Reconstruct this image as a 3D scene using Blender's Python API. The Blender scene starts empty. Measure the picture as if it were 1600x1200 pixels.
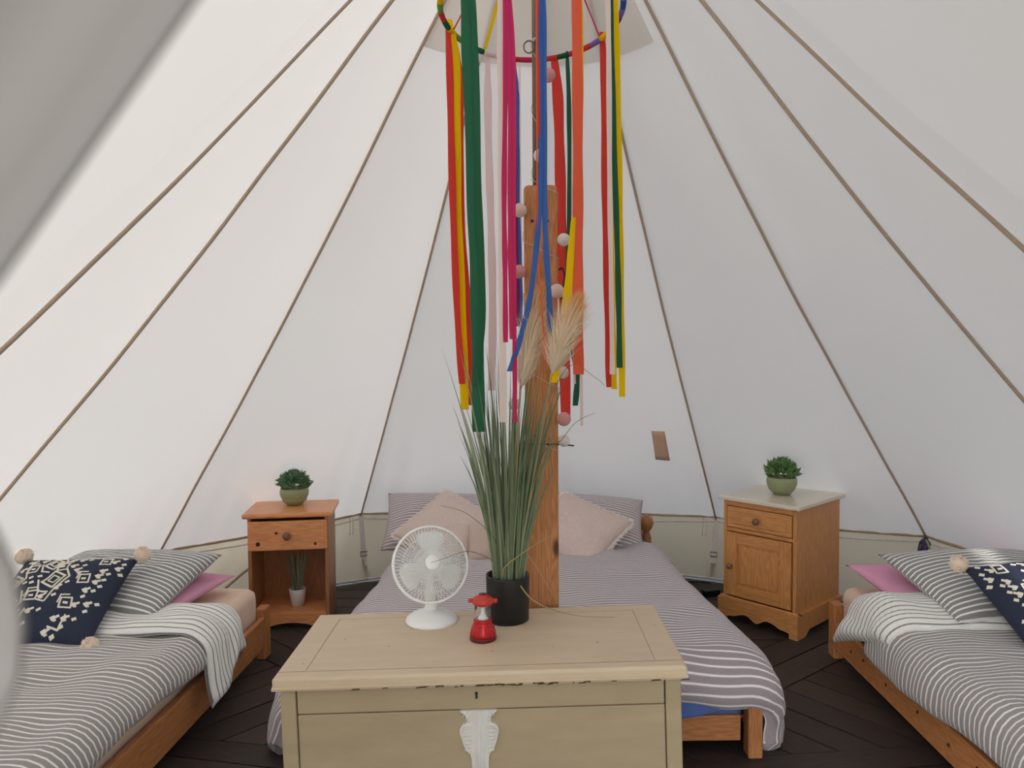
import bpy, bmesh, math, random
from mathutils import Vector, Matrix, Euler, noise as mnoise

PI = math.pi
SC = bpy.context.scene
COL = SC.collection
R = math.radians

# ------------------------------------------------------------------ camera, sky, sun, exposure
cam_data = bpy.data.cameras.new('camera')
cam = bpy.data.objects.new('camera', cam_data)
COL.objects.link(cam)
cam.location = (0.0, 0.0, 1.4)
cam.rotation_euler = (R(87.55), R(0.4), R(1.943))
cam_data.sensor_width = 36.0
cam_data.lens = 26.325
cam_data.clip_start = 0.01
cam_data.dof.use_dof = True
cam_data.dof.focus_distance = 2.9
cam_data.dof.aperture_fstop = 8.0
SC.camera = cam

world = bpy.data.worlds.new('sky'); SC.world = world
world.use_nodes = True
wn = world.node_tree
for n in list(wn.nodes): wn.nodes.remove(n)
w_out = wn.nodes.new('ShaderNodeOutputWorld')
w_bg = wn.nodes.new('ShaderNodeBackground')
w_sky = wn.nodes.new('ShaderNodeTexSky')
w_sky.sky_type = 'NISHITA'
w_sky.sun_disc = False
w_sky.sun_elevation = R(50)
w_sky.sun_rotation = R(238)
w_sky.air_density = 1.2; w_sky.dust_density = 3.0; w_sky.ozone_density = 1.0
w_bg.inputs['Strength'].default_value = 0.42
w_hs = wn.nodes.new('ShaderNodeHueSaturation'); w_hs.inputs['Saturation'].default_value = 0.55   # hazy bright day
wn.links.new(w_sky.outputs[0], w_hs.inputs['Color'])
wn.links.new(w_hs.outputs[0], w_bg.inputs['Color'])
wn.links.new(w_bg.outputs[0], w_out.inputs['Surface'])

sun_data = bpy.data.lights.new('sun', 'SUN')
sun = bpy.data.objects.new('sun', sun_data); COL.objects.link(sun)
sun_data.energy = 2.1
sun_data.angle = R(1.5)
sun_data.color = (1.0, 0.97, 0.925)
sun.rotation_euler = Vector((0.57, 0.36, -0.76)).to_track_quat('-Z', 'Y').to_euler()
sun.location = (-6, -6, 10)

SC.view_settings.view_transform = 'Standard'
SC.view_settings.look = 'None'
SC.view_settings.exposure = 0.90
SC.view_settings.gamma = 1.0
SC.view_settings.use_curve_mapping = False

# ------------------------------------------------------------------ helpers
def lin(c):
    return c / 12.92 if c <= 0.04045 else ((c + 0.055) / 1.055) ** 2.4
def rgb(r, g, b):
    return (lin(r / 255), lin(g / 255), lin(b / 255), 1.0)

class NT:
    """tiny node-tree helper"""
    def __init__(self, name):
        self.m = bpy.data.materials.new(name); self.m.use_nodes = True
        self.t = self.m.node_tree
        for n in list(self.t.nodes): self.t.nodes.remove(n)
        self.out = self.t.nodes.new('ShaderNodeOutputMaterial')
    def n(self, typ, **kw):
        nd = self.t.nodes.new(typ)
        for k, v in kw.items():
            if k in nd.inputs: nd.inputs[k].default_value = v
            else: setattr(nd, k, v)
        return nd
    def l(self, a, b): self.t.links.new(a, b)
    def math(self, op, a, b=None):
        nd = self.t.nodes.new('ShaderNodeMath'); nd.operation = op
        for i, v in enumerate((a, b)):
            if v is None: continue
            if isinstance(v, (int, float)): nd.inputs[i].default_value = v
            else: self.l(v, nd.inputs[i])
        return nd.outputs[0]
    def mix(self, fac, a, b):
        nd = self.t.nodes.new('ShaderNodeMix'); nd.data_type = 'RGBA'
        for s, v in ((nd.inputs[0], fac), (nd.inputs[6], a), (nd.inputs[7], b)):
            if isinstance(v, (int, float, tuple)): s.default_value = v
            else: self.l(v, s)
        return nd.outputs[2]
    def noise(self, coord, scale, detail=3.0, rough=0.5):
        nd = self.n('ShaderNodeTexNoise', Scale=scale, Detail=detail, Roughness=rough)
        if coord is not None: self.l(coord, nd.inputs['Vector'])
        return nd.outputs['Fac']
    def ramp(self, fac, stops):
        nd = self.t.nodes.new('ShaderNodeValToRGB')
        el = nd.color_ramp.elements
        while len(el) < len(stops): el.new(0.5)
        for e, (p, c) in zip(el, stops): e.position = p; e.color = c
        self.l(fac, nd.inputs[0]); return nd.outputs[0]
    def objcoord(self, scale=(1, 1, 1)):
        tc = self.n('ShaderNodeTexCoord'); mp = self.n('ShaderNodeMapping')
        mp.inputs['Scale'].default_value = scale
        self.l(tc.outputs['Object'], mp.inputs['Vector']); return mp.outputs[0]
    def uv(self):
        return self.n('ShaderNodeTexCoord').outputs['UV']
    def principled(self, col, rough=0.7, bump=None, bstr=0.2, bdist=0.01, **kw):
        p = self.n('ShaderNodeBsdfPrincipled')
        if isinstance(col, tuple): p.inputs['Base Color'].default_value = col
        else: self.l(col, p.inputs['Base Color'])
        if isinstance(rough, (int, float)): p.inputs['Roughness'].default_value = rough
        else: self.l(rough, p.inputs['Roughness'])
        for k, v in kw.items(): p.inputs[k].default_value = v
        if bump is not None:
            b = self.n('ShaderNodeBump', Strength=bstr, Distance=bdist)
            self.l(bump, b.inputs['Height']); self.l(b.outputs[0], p.inputs['Normal'])
        self.l(p.outputs[0], self.out.inputs['Surface'])
        return p

def plain(name, col, rough=0.6, var=0.12, scale=30.0, bump=0.0, **kw):
    t = NT(name); co = t.objcoord()
    nz = t.noise(co, scale)
    dark = tuple(c * (1 - var) for c in col[:3]) + (1,)
    lite = tuple(min(1, c * (1 + var)) for c in col[:3]) + (1,)
    c = t.mix(nz, dark, lite)
    t.principled(c, rough, nz if bump else None, bump, 0.004, **kw)
    return t.m

def wood(name, c_lo, c_hi, axis='x', rough=0.45, knots=True, ring=9.0):
    t = NT(name)
    s = {'x': (0.35, 5, 5), 'y': (5, 0.35, 5), 'z': (5, 5, 0.35)}[axis]
    co = t.objcoord(s)
    n1 = t.noise(co, 3.0, 4.0, 0.6)
    ws = t.math('MULTIPLY', n1, ring * 2)
    gr = t.math('FRACT', ws)
    gr = t.math('ABSOLUTE', t.math('SUBTRACT', gr, 0.5))
    gr = t.math('MULTIPLY', gr, 2.0)
    fine = t.noise(t.objcoord(tuple(v * 12 if v > 1 else v * 4 for v in s)), 4.0, 3.0)
    f = t.math('ADD', t.math('MULTIPLY', gr, 0.55), t.math('MULTIPLY', fine, 0.45))
    c = t.mix(f, c_lo, c_hi)
    if knots:
        ks = {'x': (3, 7, 7), 'y': (7, 3, 7), 'z': (7, 7, 3)}[axis]
        v = t.n('ShaderNodeTexVoronoi', Scale=1.0)
        t.l(t.objcoord(ks), v.inputs['Vector'])
        k = t.ramp(v.outputs['Distance'], [(0.0, (1, 1, 1, 1)), (0.07, (1, 1, 1, 1)), (0.13, (0, 0, 0, 1))])
        c = t.mix(k, c, tuple(x * 0.22 for x in c_lo[:3]) + (1,))
    t.principled(c, rough, f, 0.08, 0.003)
    return t.m

def stripes(name, base, line, pitch, duty, rough=0.85, wob=0.004):
    """woven stripe fabric; uv.y carries metres across the stripes"""
    t = NT(name)
    sx = t.n('ShaderNodeSeparateXYZ'); t.l(t.uv(), sx.inputs[0])
    nz = t.noise(t.uv(), 6.0, 2.0)
    v = t.math('ADD', sx.outputs['Y'], t.math('MULTIPLY', t.math('SUBTRACT', nz, 0.5), wob))
    fr = t.math('FRACT', t.math('MULTIPLY', v, 1.0 / pitch))
    d = t.math('ABSOLUTE', t.math('SUBTRACT', fr, 0.5))
    m = t.ramp(d, [(max(0, duty / 2 - 0.04), (1, 1, 1, 1)), (duty / 2 + 0.04, (0, 0, 0, 1))])
    fine = t.noise(t.uv(), 180.0, 2.0)
    b2 = t.mix(fine, tuple(c * 0.85 for c in base[:3]) + (1,), tuple(c * 1.12 for c in base[:3]) + (1,))
    c = t.mix(m, b2, line)
    cr = t.noise(t.uv(), 22.0, 4.0, 0.6)
    p = t.principled(c, rough, cr, 0.35, 0.012)
    p.inputs['Sheen Weight'].default_value = 0.15
    return t.m

def canvas(name, col, trans, transf=0.45, mottled=0.05):
    t = NT(name); co = t.objcoord()
    nz = t.noise(co, 1.6, 4.0); fine = t.noise(co, 260.0, 2.0)
    lo = tuple(c * (1 - mottled) for c in col[:3]) + (1,)
    c = t.mix(nz, lo, col)
    tl = tuple(x * (1 - mottled) for x in trans[:3]) + (1,)
    c2 = t.mix(nz, tl, trans)
    d = t.n('ShaderNodeBsdfDiffuse'); r = t.n('ShaderNodeBsdfTranslucent'); mx = t.n('ShaderNodeMixShader')
    mx.inputs[0].default_value = transf
    b = t.n('ShaderNodeBump', Strength=0.12, Distance=0.002); t.l(fine, b.inputs['Height'])
    t.l(b.outputs[0], d.inputs['Normal'])
    t.l(c, d.inputs['Color']); t.l(c2, r.inputs['Color'])
    t.l(d.outputs[0], mx.inputs[1]); t.l(r.outputs[0], mx.inputs[2])
    t.l(mx.outputs[0], t.out.inputs['Surface'])
    return t.m

# ---------------- object helpers
def link(o, parent=None):
    COL.objects.link(o)
    if parent is not None: o.parent = parent
    return o
def tag(o, label, cat, group=None, kind=None):
    o['label'] = label
    if cat: o['category'] = cat
    if group: o['group'] = group
    if kind: o['kind'] = kind
    return o
def empty(name, loc=(0, 0, 0), rot=(0, 0, 0)):
    o = bpy.data.objects.new(name, None); o.empty_display_size = 0.1
    o.location = loc; o.rotation_euler = rot
    return link(o)
def mesh(name, verts, faces, mat, parent=None, uvs=None, smooth=True, loc=None, rot=None):
    me = bpy.data.meshes.new(name)
    me.from_pydata([tuple(v) for v in verts], [], faces)
    if uvs is not None:
        ul = me.uv_layers.new(name='UVMap')
        for lp in me.loops: ul.data[lp.index].uv = uvs[lp.vertex_index]
    if smooth: me.polygons.foreach_set('use_smooth', [True] * len(me.polygons))
    me.materials.append(mat); me.update()
    o = bpy.data.objects.new(name, me)
    if loc is not None: o.location = loc
    if rot is not None: o.rotation_euler = rot
    return link(o, parent)
def from_bm(name, bm, mat, parent=None, smooth=False, loc=None, rot=None):
    bmesh.ops.recalc_face_normals(bm, faces=bm.faces)
    me = bpy.data.meshes.new(name); bm.to_mesh(me); bm.free()
    if smooth: me.polygons.foreach_set('use_smooth', [True] * len(me.polygons))
    me.materials.append(mat)
    o = bpy.data.objects.new(name, me)
    if loc is not None: o.location = loc
    if rot is not None: o.rotation_euler = rot
    return link(o, parent)
def box(name, lo, hi, mat, parent=None, bev=0.004, seg=2, loc=None, rot=None):
    bm = bmesh.new()
    bmesh.ops.create_cube(bm, size=1.0)
    s = [hi[i] - lo[i] for i in range(3)]; c = [(hi[i] + lo[i]) / 2 for i in range(3)]
    for v in bm.verts: v.co = Vector([v.co[i] * s[i] + c[i] for i in range(3)])
    if bev: bmesh.ops.bevel(bm, geom=list(bm.edges), offset=min(bev, min(s) * 0.45), segments=seg, affect='EDGES', profile=0.5)
    return from_bm(name, bm, mat, parent, False, loc, rot)
def prism(name, poly, axis, a, b, mat, parent=None, bev=0.0, loc=None, rot=None):
    """extrude a 2-D outline along x ('x': poly=(y,z)), y ('y': poly=(x,z)) or z ('z': poly=(x,y))"""
    def P(p, t):
        return {'x': (t, p[0], p[1]), 'y': (p[0], t, p[1]), 'z': (p[0], p[1], t)}[axis]
    bm = bmesh.new()
    A = [bm.verts.new(P(p, a)) for p in poly]; B = [bm.verts.new(P(p, b)) for p in poly]
    bm.faces.new(A); bm.faces.new(B[::-1])
    n = len(poly)
    for i in range(n): bm.faces.new((A[i], B[i], B[(i + 1) % n], A[(i + 1) % n]))
    if bev:
        bmesh.ops.bevel(bm, geom=list(bm.edges), offset=bev, segments=1, affect='EDGES', profile=0.5)
    return from_bm(name, bm, mat, parent, False, loc, rot)

class MB:
    def __init__(self): self.v = []; self.f = []; self.uv = []
    def add(self, vs, fs, uv=None):
        o = len(self.v); self.v += [tuple(x) for x in vs]
        self.f += [tuple(i + o for i in f) for f in fs]
        self.uv += uv if uv else [(0, 0)] * len(vs)
    def lathe(self, prof, seg=32, cx=0, cy=0, cap=True):
        vs = []; fs = []
        for r, z in prof:
            for i in range(seg):
                a = 2 * PI * i / seg; vs.append((cx + r * math.cos(a), cy + r * math.sin(a), z))
        for j in range(len(prof) - 1):
            for i in range(seg):
                fs.append((j * seg + i, j * seg + (i + 1) % seg, (j + 1) * seg + (i + 1) % seg, (j + 1) * seg + i))
        if cap:
            fs.append(tuple(range(seg))[::-1]); fs.append(tuple(range((len(prof) - 1) * seg, len(prof) * seg)))
        self.add(vs, fs)
    def tube(self, pts, rad, seg=6, closed=False):
        pts = [Vector(p) for p in pts]; n = len(pts)
        if not hasattr(rad, '__len__'): rad = [rad] * n
        vs = []; fs = []; up = None
        for i, p in enumerate(pts):
            a = pts[i - 1] if (i > 0 or closed) else p
            b = pts[(i + 1) % n] if (i < n - 1 or closed) else p
            d = (b - a).normalized()
            if up is None:
                up = Vector((0, 0, 1)) if abs(d.z) < 0.9 else Vector((1, 0, 0))
            x = d.cross(up)
            if x.length < 1e-6: x = d.orthogonal()
            x.normalize(); up = x.cross(d).normalized()
            for k in range(seg):
                t = 2 * PI * k / seg
                vs.append(p + (x * math.cos(t) + up * math.sin(t)) * rad[i])
        m = n if closed else n - 1
        for i in range(m):
            j = (i + 1) % n
            for k in range(seg):
                fs.append((i * seg + k, i * seg + (k + 1) % seg, j * seg + (k + 1) % seg, j * seg + k))
        if not closed:
            fs.append(tuple(range(seg))[::-1]); fs.append(tuple(range((n - 1) * seg, n * seg)))
        self.add(vs, fs)
    def ball(self, c, r, nu=14, nv=9, sq=(1, 1, 1)):
        vs = []; fs = []
        for j in range(nv + 1):
            t = PI * j / nv
            for i in range(nu):
                a = 2 * PI * i / nu
                vs.append((c[0] + r * sq[0] * math.sin(t) * math.cos(a), c[1] + r * sq[1] * math.sin(t) * math.sin(a), c[2] + r * sq[2] * math.cos(t)))
        for j in range(nv):
            for i in range(nu):
                fs.append((j * nu + i, (j + 1) * nu + i, (j + 1) * nu + (i + 1) % nu, j * nu + (i + 1) % nu))
        self.add(vs, fs)
    def strip(self, pts, wid, side, uvlen=True):
        """flat band along pts; wid list or number; side vector or list"""
        n = len(pts); vs = []; fs = []; uv = []
        L = 0
        for i, p in enumerate(pts):
            p = Vector(p)
            if i: L += (p - Vector(pts[i - 1])).length
            w = wid[i] if hasattr(wid, '__len__') else wid
            s = Vector(side[i]) if isinstance(side, list) else Vector(side)
            vs += [p - s * w / 2, p + s * w / 2]; uv += [(0, L), (1, L)]
        for i in range(n - 1): fs.append((2 * i, 2 * i + 1, 2 * i + 3, 2 * i + 2))
        self.add(vs, fs, uv)
    def build(self, name, mat, parent=None, smooth=True, loc=None, rot=None):
        return mesh(name, self.v, self.f, mat, parent, self.uv, smooth, loc, rot)

def smoothpts(pts, n=6):
    """Catmull-Rom through pts"""
    P = [Vector(p) for p in pts]; out = []
    for i in range(len(P) - 1):
        a = P[max(0, i - 1)]; b = P[i]; c = P[i + 1]; d = P[min(len(P) - 1, i + 2)]
        for k in range(n):
            t = k / n
            out.append(0.5 * ((2 * b) + (c - a) * t + (2 * a - 5 * b + 4 * c - d) * t * t + (-a + 3 * b - 3 * c + d) * t ** 3))
    out.append(P[-1]); return out
def nz3(x, y, z=0.0): return mnoise.noise(Vector((x, y, z)))
def sstep(a, b, x):
    t = max(0.0, min(1.0, (x - a) / (b - a))); return t * t * (3 - 2 * t)

# ------------------------------------------------------------------ materials
M = {}
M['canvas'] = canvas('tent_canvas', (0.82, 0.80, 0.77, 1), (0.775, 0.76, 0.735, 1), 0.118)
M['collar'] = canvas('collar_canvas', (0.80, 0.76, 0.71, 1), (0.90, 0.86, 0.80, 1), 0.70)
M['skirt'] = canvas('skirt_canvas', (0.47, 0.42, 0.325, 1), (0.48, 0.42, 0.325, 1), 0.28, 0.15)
M['flap'] = canvas('flap_canvas', (0.26, 0.235, 0.22, 1), (0.28, 0.26, 0.25, 1), 0.2)  # toned well below the roof canvas: the curtain's shade is in its colour
M['seam'] = plain('seam_tape', rgb(184, 164, 144), 0.9)
M['strap'] = plain('strap_webbing', rgb(232, 226, 220), 0.8)
M['deck'] = wood('deck_board', rgb(38, 30, 27), rgb(64, 52, 46), 'x', 0.6, False)
M['deck2'] = wood('deck_board_pale', rgb(46, 37, 33), rgb(74, 60, 53), 'x', 0.6, False)
M['gap'] = plain('deck_underside', rgb(18, 14, 12), 0.9)
M['lawn'] = plain('lawn_grass', rgb(116, 112, 82), 0.95, 0.3, 60)
M['pine_x'] = wood('pine_across', rgb(158, 98, 54), rgb(212, 146, 92), 'x')
M['pine_y'] = wood('pine_lengthwise', rgb(158, 98, 54), rgb(212, 146, 92), 'y')
M['pine_z'] = wood('pine_upright', rgb(158, 98, 54), rgb(212, 146, 92), 'z')
M['cab_x'] = wood('antique_pine_across', rgb(180, 118, 64), rgb(232, 166, 102), 'x', 0.4)
M['cab_z'] = wood('antique_pine_upright', rgb(180, 118, 64), rgb(232, 166, 102), 'z', 0.4)
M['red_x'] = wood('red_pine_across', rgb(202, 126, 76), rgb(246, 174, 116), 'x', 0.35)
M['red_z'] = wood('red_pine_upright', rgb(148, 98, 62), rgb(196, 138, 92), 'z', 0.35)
M['post'] = wood('post_timber', rgb(160, 100, 56), rgb(222, 152, 94), 'z', 0.55)
M['pole'] = wood('pole_timber', rgb(112, 92, 72), rgb(142, 118, 92), 'z', 0.5, False)
M['knob'] = wood('knob_wood', rgb(108, 76, 56), rgb(140, 104, 80), 'z', 0.4, False)
M['marble'] = plain('cream_stone', rgb(228, 216, 196), 0.16, 0.06, 9)
M['black'] = plain('black_plastic', rgb(24, 24, 27), 0.45, 0.1)
M['metal'] = plain('dull_metal', rgb(120, 118, 114), 0.35, 0.1, Metallic=0.9)
M['white'] = plain('white_plastic', rgb(246, 246, 244), 0.35, 0.02)
M['brown_spot'] = plain('screw_hole', rgb(52, 32, 20), 0.7)
M['sheet'] = plain('fitted_sheet', rgb(236, 208, 186), 0.9, 0.08, 14)
M['blue_sheet'] = plain('blue_sheet', rgb(86, 112, 172), 0.9, 0.12, 14)
M['pink'] = plain('pink_cotton', rgb(226, 160, 188), 0.9, 0.05, 18, 0.1)
M['blush_cotton'] = plain('blush_cotton', rgb(214, 190, 178), 0.9, 0.05, 18, 0.1)
M['linen'] = plain('rose_beige_linen', rgb(228, 207, 197), 0.95, 0.10, 60, 0.2)
M['fringe'] = plain('cream_fringe', rgb(240, 226, 216), 0.95, 0.1, 80)
M['navy'] = plain('navy_cotton', rgb(40, 48, 68), 0.9, 0.14, 90, 0.15)
M['cream'] = plain('cream_thread', rgb(242, 234, 218), 0.95, 0.08, 120)
M['pompom'] = plain('pompom_wool', rgb(242, 222, 200), 1.0, 0.14, 70, 0.6)
M['st_single'] = stripes('grey_stripe', rgb(158, 152, 150), rgb(246, 242, 238), 0.0245, 0.26)
M['st_cuff'] = stripes('white_reverse_stripe', rgb(246, 244, 238), rgb(136, 134, 132), 0.0235, 0.22)
M['st_pillow'] = stripes('grey_pillow_stripe', rgb(142, 141, 140), rgb(244, 242, 236), 0.0235, 0.30)
M['st_double'] = stripes('mauve_grey_stripe', rgb(168, 156, 159), rgb(250, 245, 245), 0.0245, 0.24)
M['st_mauve'] = stripes('mauve_pillow_stripe', rgb(176, 162, 165), rgb(244, 236, 236), 0.021, 0.28)
M['foliage'] = plain('leaf_green', rgb(112, 150, 92), 0.6, 0.35, 40)
M['foliage2'] = plain('leaf_dark_green', rgb(106, 144, 106), 0.6, 0.35, 40)
M['blade'] = plain('grass_green', rgb(104, 119, 88), 0.55, 0.18, 12)
M['blade2'] = plain('grass_grey_green', rgb(140, 150, 122), 0.55, 0.18, 12)
M['blade3'] = plain('dry_grass', rgb(168, 148, 102), 0.6, 0.15, 12)
M['bowl'] = plain('sage_ceramic', rgb(150, 158, 118), 0.45, 0.06, 20)
M['whitepot'] = plain('white_ceramic', rgb(220, 214, 214), 0.4, 0.03, 20)
M['soil'] = plain('dark_soil', rgb(40, 34, 28), 1.0, 0.3, 80)
M['patch'] = plain('brown_tape', rgb(224, 188, 164), 0.8, 0.05, 20)
M['purple'] = plain('purple_cord', rgb(84, 66, 112), 0.9, 0.2)
M['mint'] = plain('mint_cord', rgb(150, 178, 160), 0.9, 0.1)
for nm, c in dict(yellow=(250, 208, 24), red=(224, 74, 66), green=(58, 114, 86), darkgreen=(50, 100, 78), pale=(250, 230, 226),
                  blush=(240, 218, 218), magenta=(212, 62, 112), purple=(142, 62, 122), blue=(72, 112, 184), orange=(238, 108, 80),
                  skyblue=(62, 130, 190), lime=(128, 176, 90), lilac=(150, 120, 196)).items():
    t = NT('ribbon_' + nm)
    c4 = rgb(*c)
    d = t.n('ShaderNodeBsdfDiffuse'); tr = t.n('ShaderNodeBsdfTranslucent'); mx = t.n('ShaderNodeMixShader')
    sxyz = t.n('ShaderNodeSeparateXYZ'); t.l(t.uv(), sxyz.inputs[0])
    gr = t.noise(t.uv(), 14.0, 2.0)
    cc = t.mix(gr, tuple(v * 0.88 for v in c4[:3]) + (1,), tuple(min(1, v * 1.08) for v in c4[:3]) + (1,))
    t.l(cc, d.inputs['Color']); t.l(cc, tr.inputs['Color']); mx.inputs[0].default_value = 0.3
    t.l(d.outputs[0], mx.inputs[1]); t.l(tr.outputs[0], mx.inputs[2]); t.l(mx.outputs[0], t.out.inputs['Surface'])
    M['r_' + nm] = t.m

# worn cream paint of the chest: brown wood shows at chips
def chest_paint(name, a, b):
    t = NT(name); co = t.objcoord()
    n1 = t.noise(t.objcoord((1, 4, 4)), 5.0, 5.0, 0.6)
    c = t.mix(n1, a, b)
    n2 = t.noise(t.objcoord((1.2, 6, 6)), 9.0, 6.0, 0.7)
    chip = t.ramp(n2, [(0.0, (0, 0, 0, 1)), (0.735, (0, 0, 0, 1)), (0.76, (1, 1, 1, 1))])
    c = t.mix(chip, c, rgb(104, 78, 56))
    t.principled(c, 0.55, n1, 0.12, 0.003)
    return t.m
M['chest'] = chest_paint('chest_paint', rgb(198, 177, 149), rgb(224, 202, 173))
M['chest_shade'] = chest_paint('chest_paint_shade', rgb(164, 146, 116), rgb(188, 168, 136))  # same paint toned darker: shade of the upright faces put into the colour
M['chip'] = plain('bare_wood_chip', rgb(84, 60, 42), 0.8, 0.3, 60)
M['joint'] = plain('board_joint_line', rgb(128, 108, 84), 0.8)
M['plaster'] = plain('white_moulding', rgb(222, 217, 210), 0.6, 0.08, 60, 0.1)
M['keyhole'] = plain('dark_keyhole', rgb(26, 22, 18), 0.6)
M['lantern_red'] = plain('lantern_red', rgb(190, 34, 40), 0.25, 0.05, 20, Metallic=0.35)
M['lantern_orange'] = plain('lantern_orange_red', rgb(196, 54, 42), 0.28, 0.05, 20)
M['lantern_dark'] = plain('lantern_dark_red', rgb(96, 16, 22), 0.4, 0.05, 20)
tg = NT('clear_plastic'); pg = tg.principled((0.96, 0.96, 0.96, 1), 0.05); pg.inputs['Transmission Weight'].default_value = 0.95; pg.inputs['IOR'].default_value = 1.08
M['clear'] = tg.m

# ------------------------------------------------------------------ the tent
CX, CY, ZA = 0.03, 2.45, 3.10
def polar(az, r, z):
    a = R(az); return Vector((CX + r * math.sin(a), CY + r * math.cos(a), z))
# seams: azimuth -> (eave radius, eave height)
SEAMS = [(-130, 2.58, 0.36), (-118, 2.45, 0.38), (-85, 2.45, 0.38), (-55.8, 2.45, 0.355), (-27.8, 2.45, 0.385), (0, 2.45, 0.37),
         (26, 2.45, 0.36), (53.8, 2.45, 0.425), (83, 2.45, 0.39), (118.5, 2.45, 0.38), (130, 2.58, 0.36)]
def seam_pt(s, t):
    """t = 0 at the apex, 1 at the eave"""
    az, Rr, ze = s
    r = 0.05 + (Rr - 0.05) * t; z = ZA + (ze - ZA) * t
    sag = 0.035 * math.sin(PI * min(1, t)) ** 1.5
    return polar(az, r - sag * 0.7, z - sag * 0.7)
def canvas_pt(s0, s1, a, t):
    p = seam_pt(s0, t).lerp(seam_pt(s1, t), a)
    # slack cloth between two seams: bellies inward a little, creases near the lower corners
    n = Vector((CX - p.x, CY - p.y, 0)).normalized() * 0.72 + Vector((0, 0, -0.69))
    b = math.sin(PI * a) * math.sin(PI * min(1, t * 1.02)) * 0.02
    w = 0.0
    for (aa, sg) in ((0.0, 1), (1.0, -1)):
        d = (a - aa) * sg
        w += 0.016 * math.sin(d * (40 + 6 * math.sin(s0[0]))) * math.exp(-d * 7) * sstep(0.60, 0.97, t) * min(1, 6 * min(a, 1 - a))
    if s0[0] == 26:      # slack hollow added to one back panel, shaped to stand in for a leaf-shaped shadow
        ac = 0.08 + 0.95 * (t - 0.15) / 0.45
        b += 0.016 * math.exp(-((a - ac) / 0.16) ** 2) * sstep(0.12, 0.3, t) * (1 - sstep(0.45, 0.6, t)) * math.sin(PI * a)
    b += w + 0.006 * nz3(p.x * 2.3, p.y * 2.3, p.z * 2.3)
    return p + n * b

ceiling = empty('ceiling'); tag(ceiling, 'sloping white canvas roof of the bell tent with radiating seams', None, kind='structure')
NA, NTT = 22, 44
for i in range(len(SEAMS) - 1):
    s0, s1 = SEAMS[i], SEAMS[i + 1]
    vs = []; fs = []; uv = []
    for j in range(NTT + 1):
        for k in range(NA + 1):
            vs.append(canvas_pt(s0, s1, k / NA, j / NTT)); uv.append((k / NA, j / NTT))
    for j in range(NTT):
        for k in range(NA):
            q = j * (NA + 1) + k; fs.append((q, q + 1, q + NA + 2, q + NA + 1))
    mesh('canvas_panel', vs, fs, M['canvas'], ceiling, uv)
for s in SEAMS[1:-1]:
    b = MB(); inn = polar(s[0], -0.006, -0.004) - Vector((CX, CY, 0))
    b.tube([canvas_pt(s, s, 0, j / 40) + inn for j in range(41)], 0.0062, 6)
    b.build('seam_tape', M['seam'], ceiling)
# collar of doubled canvas around the peak
b = MB(); vs = []; fs = []
for j in range(9):
    t = 0.012 + 0.196 * j / 8
    for k in range(49):
        az = -55.8 + 106.0 * k / 48
        s0 = max([s for s in SEAMS if s[0] <= az], key=lambda s: s[0]); s1 = min([s for s in SEAMS if s[0] > az], key=lambda s: s[0])
        p = canvas_pt(s0, s1, (az - s0[0]) / (s1[0] - s0[0]), t)
        vs.append(p + Vector((CX - p.x, CY - p.y, 0)).normalized() * 0.012 + Vector((0, 0, -0.011)))
for j in range(8):
    for k in range(48):
        q = j * 49 + k; fs.append((q, q + 1, q + 50, q + 49))
mesh('peak_collar', vs, fs, M['collar'], ceiling)

# entrance sides: cloth from the last seams out to the A-frame door
AAP = Vector((CX, -0.06, 2.38))
FEET = {-1: Vector((-1.02, -0.12, -0.02)), 1: Vector((1.02, -0.12, -0.02))}
for sg, s in ((-1, SEAMS[0]), (1, SEAMS[-1])):
    vs = []; fs = []; uv = []
    for j in range(NTT + 1):
        t = j / NTT
        A = canvas_pt(s, s, 0, t); B = AAP.lerp(FEET[sg] + Vector((0, 0, 0.36)), t)
        for k in range(21):
            a = k / 20
            p = A.lerp(B, a); p.z -= 0.05 * math.sin(PI * a) * math.sin(PI * t)
            vs.append(p); uv.append((a, t))
    for j in range(NTT):
        for k in range(20):
            q = j * 21 + k; fs.append((q, q + 1, q + 22, q + 21))
    mesh('entrance_panel', vs, fs, M['canvas'], ceiling, uv)

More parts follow.
